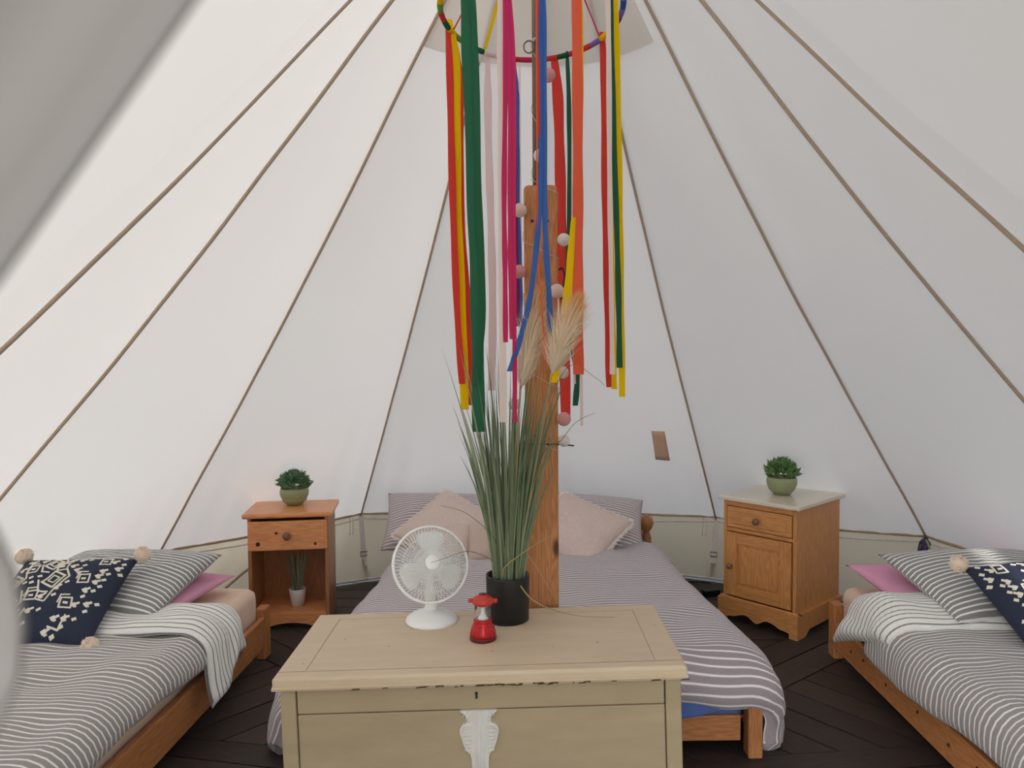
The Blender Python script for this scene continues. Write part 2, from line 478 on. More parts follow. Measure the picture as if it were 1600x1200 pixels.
# low vertical wall
def skirt(name, segs, label):
    root = empty(name); tag(root, label, None, kind='structure')
    for (s0, s1) in segs:
        vs = []; fs = []
        for j in range(11):
            t = j / 10
            for k in range(25):
                a = k / 24
                p = seam_pt(s0, 1).lerp(seam_pt(s1, 1), a)
                az = s0[0] + (s1[0] - s0[0]) * a
                rb = 2.33 + 0.10 * sstep(35, 62, abs(az))
                r0 = math.hypot(p.x - CX, p.y - CY)
                q = Vector((p.x - CX, p.y - CY, 0)).normalized()
                r = r0 + (rb - r0) * t + 0.025 * math.sin(PI * t)
                z = p.z * (1 - t) + 0.004
                wob = 0.010 * nz3(a * 5 + az * 0.2, t * 2.0, 3) + 0.007 * math.sin(a * 40 + t * 9) * (1 - t) * t * 2
                vs.append((CX + q.x * (r + wob), CY + q.y * (r + wob), z - 0.012 * math.sin(a * PI) * (1 - t)))
        for j in range(10):
            for k in range(24):
                q = j * 25 + k; fs.append((q, q + 1, q + 26, q + 25))
        mesh('skirt_panel', vs, fs, M['skirt'], root)
        # eave binding, two cords
        top = [Vector(vs[k]) for k in range(25)]
        b = MB(); b.tube([p * 1.0 + Vector(((CX - p.x) * 0.004, (CY - p.y) * 0.004, 0.008)) for p in top], 0.0075, 6); b.build('eave_binding', M['seam'], root)
        b = MB(); b.tube([p + Vector(((CX - p.x) * 0.004, (CY - p.y) * 0.004, -0.022 - 0.012 * math.sin(PI * k / 24))) for k, p in enumerate(top)], 0.0045, 6); b.build('eave_piping', M['strap'], root)
        low = [Vector(vs[250 + k]) for k in range(25)]
        b = MB(); b.tube([p + Vector(((CX - p.x) * 0.005, (CY - p.y) * 0.005, 0.012)) for p in low], 0.008, 6); b.build('hem_binding', M['strap'], root)
    return root
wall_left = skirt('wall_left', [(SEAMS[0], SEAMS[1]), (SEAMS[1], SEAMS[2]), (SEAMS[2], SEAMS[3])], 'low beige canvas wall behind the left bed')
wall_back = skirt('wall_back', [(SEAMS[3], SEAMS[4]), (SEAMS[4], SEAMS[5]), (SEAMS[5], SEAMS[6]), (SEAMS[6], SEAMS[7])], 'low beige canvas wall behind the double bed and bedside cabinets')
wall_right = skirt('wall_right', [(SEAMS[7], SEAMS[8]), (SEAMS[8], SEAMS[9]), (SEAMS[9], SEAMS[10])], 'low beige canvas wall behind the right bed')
# white webbing straps with buckles hanging below two eave corners
for s in (SEAMS[4], SEAMS[6]):
    p = seam_pt(s, 1); q = Vector((CX - p.x, CY - p.y, 0)).normalized(); sd = Vector((q.y, -q.x, 0))
    pts = [p + q * (0.012 + 0.075 * t) + Vector((0, 0, -(p.z - 0.02) * t)) for t in [k / 8 for k in range(9)]]
    b = MB(); b.strip(pts, 0.032, sd); st = b.build('webbing_strap', M['strap'], wall_back)
    m = pts[5]
    b = MB(); c0 = m + q * 0.004
    b.tube([c0 + sd * x + Vector((0, 0, z)) for x, z in ((-.02, -.014), (.02, -.014), (.02, .014), (-.02, .014))], 0.0035, 5, closed=True)
    b.build('buckle', M['metal'], st)
    b = MB()
    for dx in (0.055, 0.075):
        c = p + q * 0.02 + sd * dx
        b.tube(smoothpts([c, c + Vector((0, 0, -.05)) + q * .01, c + Vector((0, 0, -.11)) + q * .012 + sd * .004]), 0.0028, 5)
    b.build('toggle_cord', M['strap'], wall_back)
# arched roll-up vent piping in the wall beside the cabinets
for (az0, az1, w) in ((-50, -36, wall_back), (66, 50, wall_right)):
    b = MB(); pts = []
    for k in range(13):
        t = k / 12; az = az0 + (az1 - az0) * t
        pts.append(polar(az, 2.39 - 0.015, 0.05 + 0.24 * math.sin(t * PI / 2)))
    b.tube(pts, 0.007, 6); b.build('vent_piping', M['seam'], w)

# door curtain pulled to the left of the opening, right beside the lens
door = empty('door_1', (-0.5, 0.13, 0.0)); tag(door, 'canvas door curtain gathered at the left edge of the opening', None, kind='structure')
edge = [(0.03, 2.34), (-0.005, 1.58), (-0.022, 1.52), (-0.0455, 1.479), (-0.0592, 1.4611), (-0.0769, 1.4379), (-0.0949, 1.4142), (-0.108, 1.3985), (-0.1075, 1.3835),
        (-0.0985, 1.3696), (-0.0945, 1.3604), (-0.0935, 1.351), (-0.0945, 1.3416), (-0.100, 1.3297), (-0.108, 1.312), (-0.16, 1.2), (-0.26, 0.9), (-0.34, 0.5), (-0.38, 0.03)]
vs = []; fs = []
for side in (0, 1):
    for (x, z) in edge:
        for k in range(13):
            t = (k / 12) ** 1.6
            ww = 0.32 if z < 2 else 0.04
            xx = x - ww * t
            yy = 0.13 - 0.10 * t + (0.008 * math.sin(k * 1.9 + z * 2) * min(1, k / 3)) + 0.0015 * side
            vs.append((xx + 0.5, yy - 0.13, z))
n = 13; E_ = len(edge)
for side in (0, 1):
    o = side * n * E_
    for j in range(E_ - 1):
        for k in range(n - 1):
            q = o + j * n + k; f = (q, q + 1, q + n + 1, q + n); fs.append(f if side else f[::-1])
for j in range(E_ - 1):
    a = j * n; bq = n * E_ + j * n; fs.append((a, a + n, bq + n, bq))
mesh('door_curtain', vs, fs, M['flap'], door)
# A-frame poles of the door
b = MB()
b.tube([FEET[-1] + Vector((0, -.03, 0)), AAP + Vector((-.02, -.03, -.02))], 0.016, 10); b.build('door_pole', M['metal'], door, loc=(0.5, -0.13, 0))
b = MB()
b.tube([FEET[1] + Vector((0, -.03, 0)), AAP + Vector((.02, -.03, -.02))], 0.016, 10); b.build('door_pole', M['metal'], door, loc=(0.5, -0.13, 0))

# ------------------------------------------------------------------ floor: timber deck
b = MB(); b.lathe([(2.95, -0.14), (2.95, -0.045), (0.001, -0.045)], 48, CX, CY)
floor = b.build('floor', M['gap'], None, False); tag(floor, 'dark brown timber deck of mitred boards', None, kind='structure')
def clip(poly, px, py, nx, ny):
    out = []
    for i in range(len(poly)):
        a = poly[i]; c = poly[(i + 1) % len(poly)]
        da = (a[0] - px) * nx + (a[1] - py) * ny; dc = (c[0] - px) * nx + (c[1] - py) * ny
        if da >= 0: out.append(a)
        if da * dc < 0:
            t = da / (da - dc); out.append((a[0] + (c[0] - a[0]) * t, a[1] + (c[1] - a[1]) * t))
    return out
rnd = random.Random(4)
def boards(az0, az1, ang, width, inset=0.0, inset1=0.0, rad=2.75):
    """boards at angle ang (deg from +x), clipped to the wedge az0..az1 of the deck"""
    d = (math.cos(R(ang)), math.sin(R(ang))); nrm = (-d[1], d[0])
    k0 = -22
    for k in range(-22, 23):
        lo, hi = k * width + 0.004, (k + 1) * width - 0.004
        P = [(CX + d[0] * u + nrm[0] * v, CY + d[1] * u + nrm[1] * v) for u, v in ((-3, lo), (3, lo), (3, hi), (-3, hi))]
        a0, a1 = R(az0), R(az1)
        # wedge half-planes
        P = clip(P, CX + inset * math.cos(a0), CY - inset * math.sin(a0), math.cos(a0), -math.sin(a0))
        if P: P = clip(P, CX - inset1 * math.cos(a1), CY + inset1 * math.sin(a1), -math.cos(a1), math.sin(a1))
        for q in range(16):
            if not P: break
            a = 2 * PI * q / 16; P = clip(P, CX + rad * math.cos(a), CY + rad * math.sin(a), -math.cos(a), -math.sin(a))
        if len(P) < 3: continue
        ar = 0.5 * abs(sum(P[i][0] * P[(i + 1) % len(P)][1] - P[(i + 1) % len(P)][0] * P[i][1] for i in range(len(P))))
        if ar < 0.006: continue
        mx = sum(p[0] for p in P) / len(P); my = sum(p[1] for p in P) / len(P)
        ca, sa = math.cos(R(-ang)), math.sin(R(-ang))
        Q = [((p[0] - mx) * ca - (p[1] - my) * sa, (p[0] - mx) * sa + (p[1] - my) * ca) for p in P]
        h = rnd.uniform(-0.0015, 0.0)
        prism('deck_plank', Q, 'z', -0.04, 0.0 + h, M['deck'] if rnd.random() < 0.6 else M['deck2'], floor, 0.0, (mx, my, 0), (0, 0, R(ang)))
boards(-50, 50, 0, 0.145, 0.15, 0.15)
boards(50, 82, -50, 0.145, 0.15, 0.003)
boards(-82, -50, 50, 0.145, 0.003, 0.15)
boards(82, 179.9, 10, 0.165)
boards(-179.9, -82, -10, 0.165)
for az in (50, -50):       # paired spoke boards
    a = R(az); d = (math.sin(a), math.cos(a)); nr = (d[1], -d[0])
    for k in (-1, 0):
        lo, hi = k * 0.148 + 0.004, (k + 1) * 0.148 - 0.004
        P = [(-1.25, lo), (1.3, lo), (1.3, hi), (-1.25, hi)]
        mx, my = CX + d[0] * 1.38, CY + d[1] * 1.38
        prism('deck_plank', P, 'z', -0.04, 0.0, M['deck2' if k else 'deck'], floor, 0.0, (mx, my, 0), (0, 0, math.atan2(d[1], d[0])))
ground = MB(); ground.lathe([(40, -0.3), (40, -0.15), (0.001, -0.15)], 48, CX, CY)
g_o = ground.build('ground', M['lawn'], None, False); tag(g_o, 'mown lawn around the tent', None, kind='structure')

# ------------------------------------------------------------------ cloth helpers
def cloth(name, fn, ns, nt, th, mat, parent=None, uvfn=None, loc=None, rot=None):
    """closed quilt: fn(a,b) is the underside, th(a,b) its puff along the normal"""
    G = [[Vector(fn(i / ns, j / nt)) for i in range(ns + 1)] for j in range(nt + 1)]
    c0 = (G[nt // 2][ns // 2 + 1] - G[nt // 2][ns // 2 - 1]).cross(G[nt // 2 + 1][ns // 2] - G[nt // 2 - 1][ns // 2])
    fl = -1 if c0.z < 0 else 1
    vs = []; uv = []; fs = []
    for side in (1, 0):
        for j in range(nt + 1):
            for i in range(ns + 1):
                p = G[j][i]
                du = G[j][min(ns, i + 1)] - G[j][max(0, i - 1)]; dv = G[min(nt, j + 1)][i] - G[max(0, j - 1)][i]
                n = du.cross(dv)
                if n.length > 1e-9: n.normalize()
                n = n * fl
                t = th(i / ns, j / nt) if side else 0.0
                vs.append(p + n * t)
                uv.append(uvfn(i / ns, j / nt) if uvfn else (p.x, p.y))
    W = ns + 1; O = W * (nt + 1)
    for j in range(nt):
        for i in range(ns):
            q = j * W + i
            fs.append((q, q + 1, q + W + 1, q + W)); fs.append((O + q, O + q + W, O + q + W + 1, O + q + 1))
    ring = [i for i in range(W)] + [j * W + ns for j in range(1, nt + 1)] + [nt * W + i for i in range(ns - 1, -1, -1)] + [j * W for j in range(nt - 1, 0, -1)]
    for k in range(len(ring)):
        a, c = ring[k], ring[(k + 1) % len(ring)]
        fs.append((a, O + a, O + c, c))
    o = mesh(name, vs, fs, mat, parent, uv, True, loc, rot)
    bm = bmesh.new(); bm.from_mesh(o.data); bmesh.ops.recalc_face_normals(bm, faces=bm.faces); bm.to_mesh(o.data); bm.free()
    return o
def rim(a, w=0.06):
    d = min(a, 1 - a) / w
    return math.sqrt(max(0.0, 1 - (1 - min(1, d)) ** 2)) if d < 1 else 1.0
def over(d, r, flare=0.12):
    """distance out and down after d metres of cloth beyond the flat top"""
    if d <= 0: return 0.0, 0.0
    q = r * PI / 2
    if d < q: return r * math.sin(d / r), r * (1 - math.cos(d / r))
    return r + (d - q) * flare, r + (d - q) * math.sqrt(1 - flare * flare)

def side_drape(name, mat, x_in, x_edge, y0, y1, ztop, hang, r, puff, seed, ns=44, nt=90, wob=0.012, vpuff=0.0, parent=None, skew=0.0, bump=0.012, edge_w=(0.05, 0.03), flare=0.1):
    sgn = 1 if x_edge > x_in else -1
    Wd = abs(x_edge - x_in)
    def arc(a, b): return a * (Wd + hang(b))
    def fn(a, b):
        s = arc(a, b); y = y0 + (y1 - y0) * b
        o, dn = over(s - (Wd - r), r, flare)
        x = x_in + sgn * (min(s, Wd - r) + o)
        fold = nz3(s * 5 + seed, y * 6, seed)
        drop = min(1.0, dn / 0.08)
        x += sgn * drop * 0.014 * nz3(y * 9, seed * 3.1, dn * 4)
        z = ztop - dn + bump * fold * (1 - drop * 0.8) + 0.010 * nz3(s * 2 + 7, y * 2, seed)
        z += vpuff * math.sin(PI * b)
        y += wob * nz3(s * 4, y * 4, seed + 5) + skew * max(0, s - (Wd - 2 * r))
        return (x, y, z)
    def th(a, b): return puff(a, b) * rim(a, edge_w[0]) * rim(b, edge_w[1])
    return cloth(name, fn, ns, nt, th, mat, parent, lambda a, b: (arc(a, b), y0 + (y1 - y0) * b))

def pillow_fn(w, h, t, c=0.07, seed=0.0, wr=0.012, sag=0.0):
    def S(u, v, side=1):
        x = w / 2 * u * (1 - c * (1 - v * v)); y = h / 2 * v * (1 - c * (1 - u * u))
        k = max(0.0, (1 - abs(u) ** 2.6)) * max(0.0, (1 - abs(v) ** 2.6))
        z = side * t / 2 * k ** 0.55
        z += wr * k * nz3(u * 2.4 + seed, v * 2.4, seed + side) + wr * 0.6 * k * nz3(u * 6 + seed, v * 6, seed)
        z -= sag * (u * u + 0.5 * v * v)
        return Vector((x, y, z))
    return S
def pillow(name, S, w, h, mat, n=26, parent=None, loc=None, rot=None, swap=False):
    vs = []; uv = []; fs = []
    W = n + 1
    for side in (1, -1):
        for j in range(W):
            for i in range(W):
                u = -1 + 2 * i / n; v = -1 + 2 * j / n
                u = math.sin(u * PI / 2) * 0.35 + u * 0.65; v = math.sin(v * PI / 2) * 0.35 + v * 0.65
                vs.append(S(u, v, side)); uv.append((v * h / 2, u * w / 2) if swap else (u * w / 2, v * h / 2))
    O = W * W
    for j in range(n):
        for i in range(n):
            q = j * W + i
            fs.append((q, q + 1, q + W + 1, q + W)); fs.append((O + q, O + q + W, O + q + W + 1, O + q + 1))
    o = mesh(name, vs, fs, mat, parent, uv, True, loc, rot)
    bm = bmesh.new(); bm.from_mesh(o.data); bmesh.ops.remove_doubles(bm, verts=bm.verts, dist=1e-5); bmesh.ops.recalc_face_normals(bm, faces=bm.faces); bm.to_mesh(o.data); bm.free()
    return o

# ------------------------------------------------------------------ beds
def bed_frame(name, loc, rz, W, L, label, rail_z=(0.06, 0.2), post_h=0.235, post=(0.045, 0.07), headboard=False):
    root = empty(name, loc, (0, 0, rz)); tag(root, label, 'bed')
    w2, l2 = W / 2, L / 2
    for s in (-1, 1):
        x0, x1 = sorted((s * w2, s * (w2 - 0.024)))
        box('side_rail', (x0, -l2 + post[1], rail_z[0]), (x1, l2 - post[1], rail_z[1]), M['pine_y'], root, 0.006)
        for e in (-1, 1):
            a0, a1 = sorted((s * w2, s * (w2 - post[0]))); b0, b1 = sorted((e * l2, e * (l2 - post[1])))
            box('bed_post', (a0, b0, 0.0), (a1, b1, post_h), M['pine_z'], root, 0.006)
    for e in (-1, 1):
        b0, b1 = sorted((e * (l2 - 0.02), e * (l2 - 0.044)))
        box('end_rail', (-w2 + 0.07, b0, rail_z[0]), (w2 - 0.07, b1, rail_z[1] - 0.01), M['pine_x'], root, 0.005)
    for k in range(9):
        y = -l2 + 0.16 + (L - 0.32) * k / 8
        box('slat', (-w2 + 0.026, y - 0.035, rail_z[1] - 0.075), (w2 - 0.026, y + 0.035, rail_z[1] - 0.058), M['pine_x'], root, 0.003)
    return root
def mattress(name, lo, hi, mat, loc, rz, label, bev=0.045):
    bm = bmesh.new(); bmesh.ops.create_cube(bm, size=1.0)
    s = [hi[i] - lo[i] for i in range(3)]; c = [(hi[i] + lo[i]) / 2 for i in range(3)]
    for v in bm.verts: v.co = Vector([v.co[i] * s[i] + c[i] for i in range(3)])
    bmesh.ops.bevel(bm, geom=list(bm.edges), offset=bev, segments=5, affect='EDGES', profile=0.5)
    bmesh.ops.subdivide_edges(bm, edges=[e for e in bm.edges if e.calc_length() > 0.2], cuts=30, use_grid_fill=True)
    for v in bm.verts:
        q = v.co
        if q.z < hi[2] - 0.02:
            o = 0.005 * nz3(q.y * 14, q.x * 14, q.z * 5)
            q.x += o if q.x > 0 else -o; q.y += o if q.y > 0 else -o
        else: q.z += 0.006 * nz3(q.x * 5, q.y * 5, 2)
    o = from_bm(name, bm, mat, None, True, loc, (0, 0, rz)); tag(o, label, 'mattress'); return o

BL = (-1.685, 2.425); BR_ = (1.768, 2.475)
bed_frame('single_bed', (BL[0], BL[1], 0), 0, 0.87, 1.95, 'low pine single bed with plain side rail on the left')
bed_frame('single_bed', (BR_[0], BR_[1], 0), 0, 0.87, 1.95, 'low pine single bed with screw holes in its rail on the right', (0.05, 0.17), 0.25)
mattress('mattress', (-0.395, -0.93, 0.145), (0.395, 0.94, 0.33), M['sheet'], (BL[0], BL[1], 0), 0, 'mattress in dusty pink fitted sheet on the left single bed')
mattress('mattress', (-0.395, -0.93, 0.145), (0.395, 0.94, 0.33), M['sheet'], (BR_[0], BR_[1], 0), 0, 'mattress in dusty pink fitted sheet on the right single bed')
right_bed = [o for o in COL.objects if o.type == 'EMPTY' and o.get('label', '').startswith('low pine single bed with screw')][0]
for k, y in enumerate((0.72, 0.60, 0.40, 0.16, -0.04, -0.2)):
    b = MB(); b.lathe([(0.006, 0), (0.006, 0.003)], 10)
    b.build('screw_hole', M['brown_spot'], right_bed, False, (-0.4345, y, 0.11 + 0.012 * (k % 2)), (0, -PI / 2, 0))

# left duvet and its turned-back top
dl = empty('duvet', (-1.68, 2.3, 0.33)); tag(dl, 'grey duvet with thin white stripes on the left single bed', 'duvet')
def loc_child(o, root):
    o.location = -Vector(root.location)
side = side_drape('duvet_cover', M['st_single'], -2.10, -1.245, 1.42, 2.98, 0.338, lambda b: 0.06 + 0.015 * math.sin(b * 9), 0.07,
                  lambda a, b: 0.036 + 0.010 * nz3(a * 7, b * 14, 1), 1.0, parent=dl); loc_child(side, dl)
cuff = side_drape('turned_back_top', M['st_cuff'], -2.08, -1.215, 2.64, 2.97, 0.372, lambda b: 0.215 - 0.09 * b + 0.02 * math.sin(b * 7), 0.085,
                  lambda a, b: (0.026 + 0.012 * nz3(a * 8, b * 5, 4)) * (1 + 0.5 * sstep(0.75, 0.95, a)), 2.0, ns=56, nt=26, wob=0.02, vpuff=0.012, parent=dl, skew=-0.10, bump=0.014, edge_w=(0.03, 0.22), flare=0.22); loc_child(cuff, dl)
dr = empty('duvet', (1.79, 2.3, 0.33)); tag(dr, 'grey duvet with thin white stripes on the right single bed', 'duvet')
side = side_drape('duvet_cover', M['st_single'], 2.18, 1.315, 1.45, 2.98, 0.338, lambda b: 0.12 + 0.02 * math.sin(b * 8 + 1), 0.07,
                  lambda a, b: 0.036 + 0.010 * nz3(a * 7, b * 14, 9), 3.0, parent=dr); loc_child(side, dr)
cuff = side_drape('turned_back_top', M['st_cuff'], 2.17, 1.30, 2.74, 3.12, 0.368, lambda b: 0.03 + 0.155 * b, 0.08,
                  lambda a, b: 0.042 + 0.012 * nz3(a * 8, b * 5, 14), 4.0, ns=56, nt=26, wob=0.02, vpuff=0.02, parent=dr, skew=0.08, bump=0.016, edge_w=(0.05, 0.3), flare=0.45); loc_child(cuff, dr)

# pillows on the single beds
S = pillow_fn(0.66, 0.44, 0.10, 0.05, 1.3)
tag(pillow('pillow', S, 0.66, 0.44, M['pink'], loc=(-1.73, 3.14, 0.375), rot=(R(5), R(-2), R(-14))), 'pale pink pillow under the striped pillow on the left bed', 'pillow', 'pink pillows')
S = pillow_fn(0.74, 0.50, 0.17, 0.05, 2.2)
tag(pillow('pillow', S, 0.74, 0.50, M['st_pillow'], loc=(-1.80, 3.06, 0.440), rot=(R(14), R(-2), R(-10))), 'grey and white striped pillow behind the patterned cushion on the left bed', 'pillow', 'striped pillows on the single beds')
S = pillow_fn(0.68, 0.46, 0.10, 0.05, 5.1)
tag(pillow('pillow', S, 0.68, 0.46, M['pink'], loc=(1.74, 3.19, 0.385), rot=(R(8), R(3), R(8))), 'bright pink pillow under the striped pillow on the right bed', 'pillow', 'pink pillows')
S = pillow_fn(0.76, 0.50, 0.17, 0.05, 6.7)
tag(pillow('pillow', S, 0.76, 0.50, M['st_pillow'], loc=(1.86, 3.04, 0.452), rot=(R(14), R(2), R(10))), 'grey and white striped pillow behind the patterned cushion on the right bed', 'pillow', 'striped pillows on the single beds')

# navy cushions with cream embroidery and pompoms
def motif_strokes():
    out = []
    def T(x, y):
        Lx = 110 + 40 * (y - 230) / 700; Rx = 1320 - 240 * (y - 190) / 730
        return ((x - Lx) / (Rx - Lx) * 2 - 1, 1 - 2 * (y - 205) / 735)
    def poly(pts, w=0.034, closed=True):
        P = [T(*p) for p in pts]
        n = len(P)
        for i in range(n if closed else n - 1):
            out.append((P[i], P[(i + 1) % n], w))
    def dia(x, y, a, b, k=0.3, w=0.040):   # slanted diamond
        poly([(x - a, y + b * 0.35), (x - a * k, y - b), (x + a, y - b * 0.35), (x + a * k, y + b)], w)
    for (x, y, a, b) in ((540, 315, 84, 66), (640, 485, 98, 78), (235, 490, 84, 76), (340, 710, 84, 98)):
        dia(x, y, a, b); dia(x, y, a * 0.5, b * 0.45, w=0.024)
        poly([(x + a * 0.75, y - b * 1.25), (x + a * 1.45, y - b * 0.25), (x + a * 0.75, y + b * 0.95)], closed=False)
        poly([(x - a * 1.4, y + b * 0.2), (x - a * 0.9, y + b * 1.35), (x + a * 0.1, y + b * 1.5)], closed=False)
    for (x, y) in ((350, 365), (655, 355), (515, 625), (215, 640), (1040, 285), (925, 480), (850, 690)):
        poly([(x - 50, y - 36), (x + 40, y - 42), (x + 52, y + 36), (x - 42, y + 44)], 0.03)
        poly([(x - 12, y), (x + 12, y)], 0.055, False)
        poly([(x - 66, y + 10), (x - 66, y - 62), (x + 12, y - 66)], 0.026, False)
    for (x, y) in ((240, 275), (150, 350), (405, 465), (485, 455), (380, 515), (445, 515), (860, 340), (875, 260), (850, 425), (790, 520), (720, 630), (650, 750), (560, 840), (450, 890),
                   (1200, 235), (1215, 300), (1215, 395), (1120, 415), (1100, 470), (1085, 530), (1045, 575), (970, 625), (1100, 665), (1020, 735), (950, 800), (860, 860), (800, 915), (730, 930)):
        out.append((T(x - 9, y + 4), T(x + 9, y - 4), 0.06))
    for (x, y) in ((290, 275), (410, 270), (700, 270), (800, 265), (235, 360), (765, 350), (825, 390), (725, 560), (610, 625), (460, 755), (570, 745), (390, 875),
                   (1070, 222), (1130, 280), (1190, 345), (1070, 390), (1050, 440), (1045, 495), (985, 570), (930, 690), (1030, 675), (800, 800), (880, 795), (750, 885)):
        out.append((T(x - 22, y + 10), T(x - 8, y + 2), 0.075)); out.append((T(x + 8, y - 4), T(x + 24, y - 12), 0.05)); out.append((T(x - 6, y + 24), T(x + 10, y + 18), 0.035))
    for (x, y) in ((480, 800), (830, 840), (650, 640)):
        poly([(x - 70, y + 20), (x + 10, y + 40), (x + 45, y - 60)], closed=False)
    return [s for s in out if all(abs(c) < 0.95 for p in s[:2] for c in p)]
STROKES = motif_strokes()
def navy_cushion(loc, rot, seed, label, flip=False, poms=((-1, 1), (1, 1), (1, -1), (-1, -1))):
    S = pillow_fn(0.45, 0.45, 0.13, 0.06, seed, 0.008)
    o = pillow('cushion', S, 0.45, 0.45, M['navy'], loc=loc, rot=rot); tag(o, label, 'cushion', 'navy pompom cushions')
    b = MB()
    for (p, q, w) in STROKES:
        if flip: p, q = (-p[0], p[1]), (-q[0], q[1])
        p = Vector((p[0], p[1])); q = Vector((q[0], q[1])); d = (q - p)
        if d.length < 1e-4: continue
        d.normalize(); nn = Vector((-d.y, d.x)) * w / 2
        p = p - d * w * 0.3; q = q + d * w * 0.3
        m = max(1, int((q - p).length / 0.08)); vs = []; fs = []
        for i in range(m + 1):
            c = p.lerp(q, i / m)
            for s in (-1, -0.4, 0.4, 1):
                e = c + nn * s
                pt = S(max(-0.985, min(0.985, e.x)), max(-0.985, min(0.985, e.y)), 1)
                pt.z += 0.0035 if abs(s) < 0.9 else 0.0004
                vs.append(pt)
        for i in range(m):
            for k in range(3): fs.append((4 * i + k, 4 * i + k + 1, 4 * i + k + 5, 4 * i + k + 4))
        b.add(vs, fs)
    e = b.build('embroidery', M['cream'], o); e['kind'] = 'stuff'; e['label'] = 'raised cream diamond embroidery'
    rr = random.Random(seed)
    for (u, v) in poms:
        c = Vector((u * 0.235, v * 0.235, 0.012)); bb = MB()
        vs = []; nu, nv = 22, 15
        for j in range(nv + 1):
            for i in range(nu):
                t = PI * j / nv; a = 2 * PI * i / nu
                r = 0.031 * (1 + 0.16 * rr.uniform(-1, 1))
                vs.append(c + Vector((r * math.sin(t) * math.cos(a), r * math.sin(t) * math.sin(a), r * math.cos(t))))
        fs = [(j * nu + i, (j + 1) * nu + i, (j + 1) * nu + (i + 1) % nu, j * nu + (i + 1) % nu) for j in range(nv) for i in range(nu)]
        bb.add(vs, fs)
        for k in range(90):     # loose wool ends
            d = Vector((rr.gauss(0, 1), rr.gauss(0, 1), rr.gauss(0, 1))).normalized(); sd = d.orthogonal().normalized() * 0.0016
            a0 = c + d * 0.026; a1 = c + d * (0.036 + 0.008 * rr.random())
            bb.add([a0 - sd, a0 + sd, a1], [(0, 1, 2)])
        bb.build('pompom', M['pompom'], o)
    return o
navy_cushion((-1.83, 2.74, 0.470), (R(27), R(0), R(4)), 11, 'navy cushion with cream diamonds and pompoms on the left bed', poms=((-1, 1), (1, 1), (1, -1)))
navy_cushion((1.86, 2.70, 0.475), (R(32), R(-6), R(6)), 12, 'navy cushion with cream diamonds and pompoms on the right bed', True, poms=((-1, 1), (1, 1), (-1, -1)))

# double bed
BD = (-0.03, 3.5, 0.0); BDR = R(2.6)
dbl = bed_frame('double_bed', BD, BDR, 1.50, 2.0, 'low pine double bed with turned headboard posts beyond the chest', (0.055, 0.155), 0.19, (0.05, 0.06))
for s in (-1, 1):
    b = MB(); b.lathe([(0.03, 0.15), (0.03, 0.28), (0.022, 0.30), (0.02, 0.315), (0.036, 0.335), (0.044, 0.365), (0.036, 0.395), (0.012, 0.412), (0.001, 0.414)], 20, s * 0.725, 0.97)
    b.build('headboard_post', M['knob'] if False else M['pine_z'], dbl)
box('headboard_panel', (-0.70, 0.955, 0.2), (0.70, 0.98, 0.36), M['pine_x'], dbl, 0.01)
mattress('mattress', (-0.70, -0.965, 0.10), (0.70, 0.93, 0.305), M['blue_sheet'], BD, BDR, 'mattress in blue sheet under the double duvet')
def dbl_duvet(a, b):
    near = sstep(0.1, 0.8, b)
    s_l, s_r = -0.70 - 0.085 * near - 0.12 * near ** 6, 0.70 + 0.085 * near + 0.03 * near ** 3
    tt = 0.62 - 1.685 * b        # head .62 -> foot
    foot = -0.985
    ovr = 0.14 + 0.19 * near; ovl = 0.15 + 0.21 * near
    s = (s_l - ovl) + (s_r - s_l + ovl + ovr) * a
    s += 0.012 * nz3(s * 3, tt * 3, 8)
    r = 0.075 + 0.055 * near * min(1, max(0, (abs(s) - 0.4) / 0.3))
    ox = max(0.0, s - (s_r - r)) if s > 0 else min(0.0, s - (s_l + r))
    oy = min(0.0, tt - (foot + r))
    d = math.hypot(ox, oy)
    o, dn = over(d, r, 0.12 + 0.04 * near)
    x = max(s_l + r, min(s_r - r, s)); y = max(foot + r, tt)
    if d > 0: x += o * ox / d; y += o * oy / d
    if dn > 0.17: x -= (0.35 if ox > 0 else -0.05 if ox < 0 else 0.0) * (dn - 0.17)
    drop = min(1, dn / 0.1)
    z = 0.312 - dn + 0.016 * nz3(s * 2.2, tt * 2.2, 3) + 0.008 * nz3(s * 7, tt * 7, 4) * (1 - drop)
    z += 0.02 * drop * nz3(s * 4, tt * 6, 5)
    f = 0.022 * drop * nz3(tt * 7 + s * 2, s * 7, 6)
    if d > 0: x += f * ox / d; y += f * oy / d
    y += 0.010 * nz3(s * 4, tt * 5, 12)
    return (x, y, max(z, 0.03))
dd = cloth('duvet', dbl_duvet, 84, 96, lambda a, b: (0.034 + 0.016 * sstep(0.30, 0.45, abs(a - 0.5)) + 0.014 * nz3(a * 9, b * 10, 2)) * rim(a, 0.035) * rim(b, 0.03), M['st_double'], None,
           lambda a, b: (1.7 * a, 0.62 - 1.685 * b), BD, (0, 0, BDR))
tag(dd, 'mauve-grey striped duvet spread over the double bed', 'duvet')
# a loose corner of blue sheet over the foot rail
def bluefold(a, b):
    x = 0.30 + 0.31 * a; o, dn = over(0.10 * b, 0.012, 0.02)
    return (x, -0.978 - o + 0.003 * math.sin(a * 14), 0.215 - dn * (1.25 - 0.75 * a))
bs = cloth('sheet_corner', bluefold, 16, 12, lambda a, b: 0.008 * rim(a, 0.1) * rim(b, 0.1), M['blue_sheet'], None, None, BD, (0, 0, BDR))
tag(bs, 'blue sheet corner poking out over the foot rail of the double bed', 'sheet')
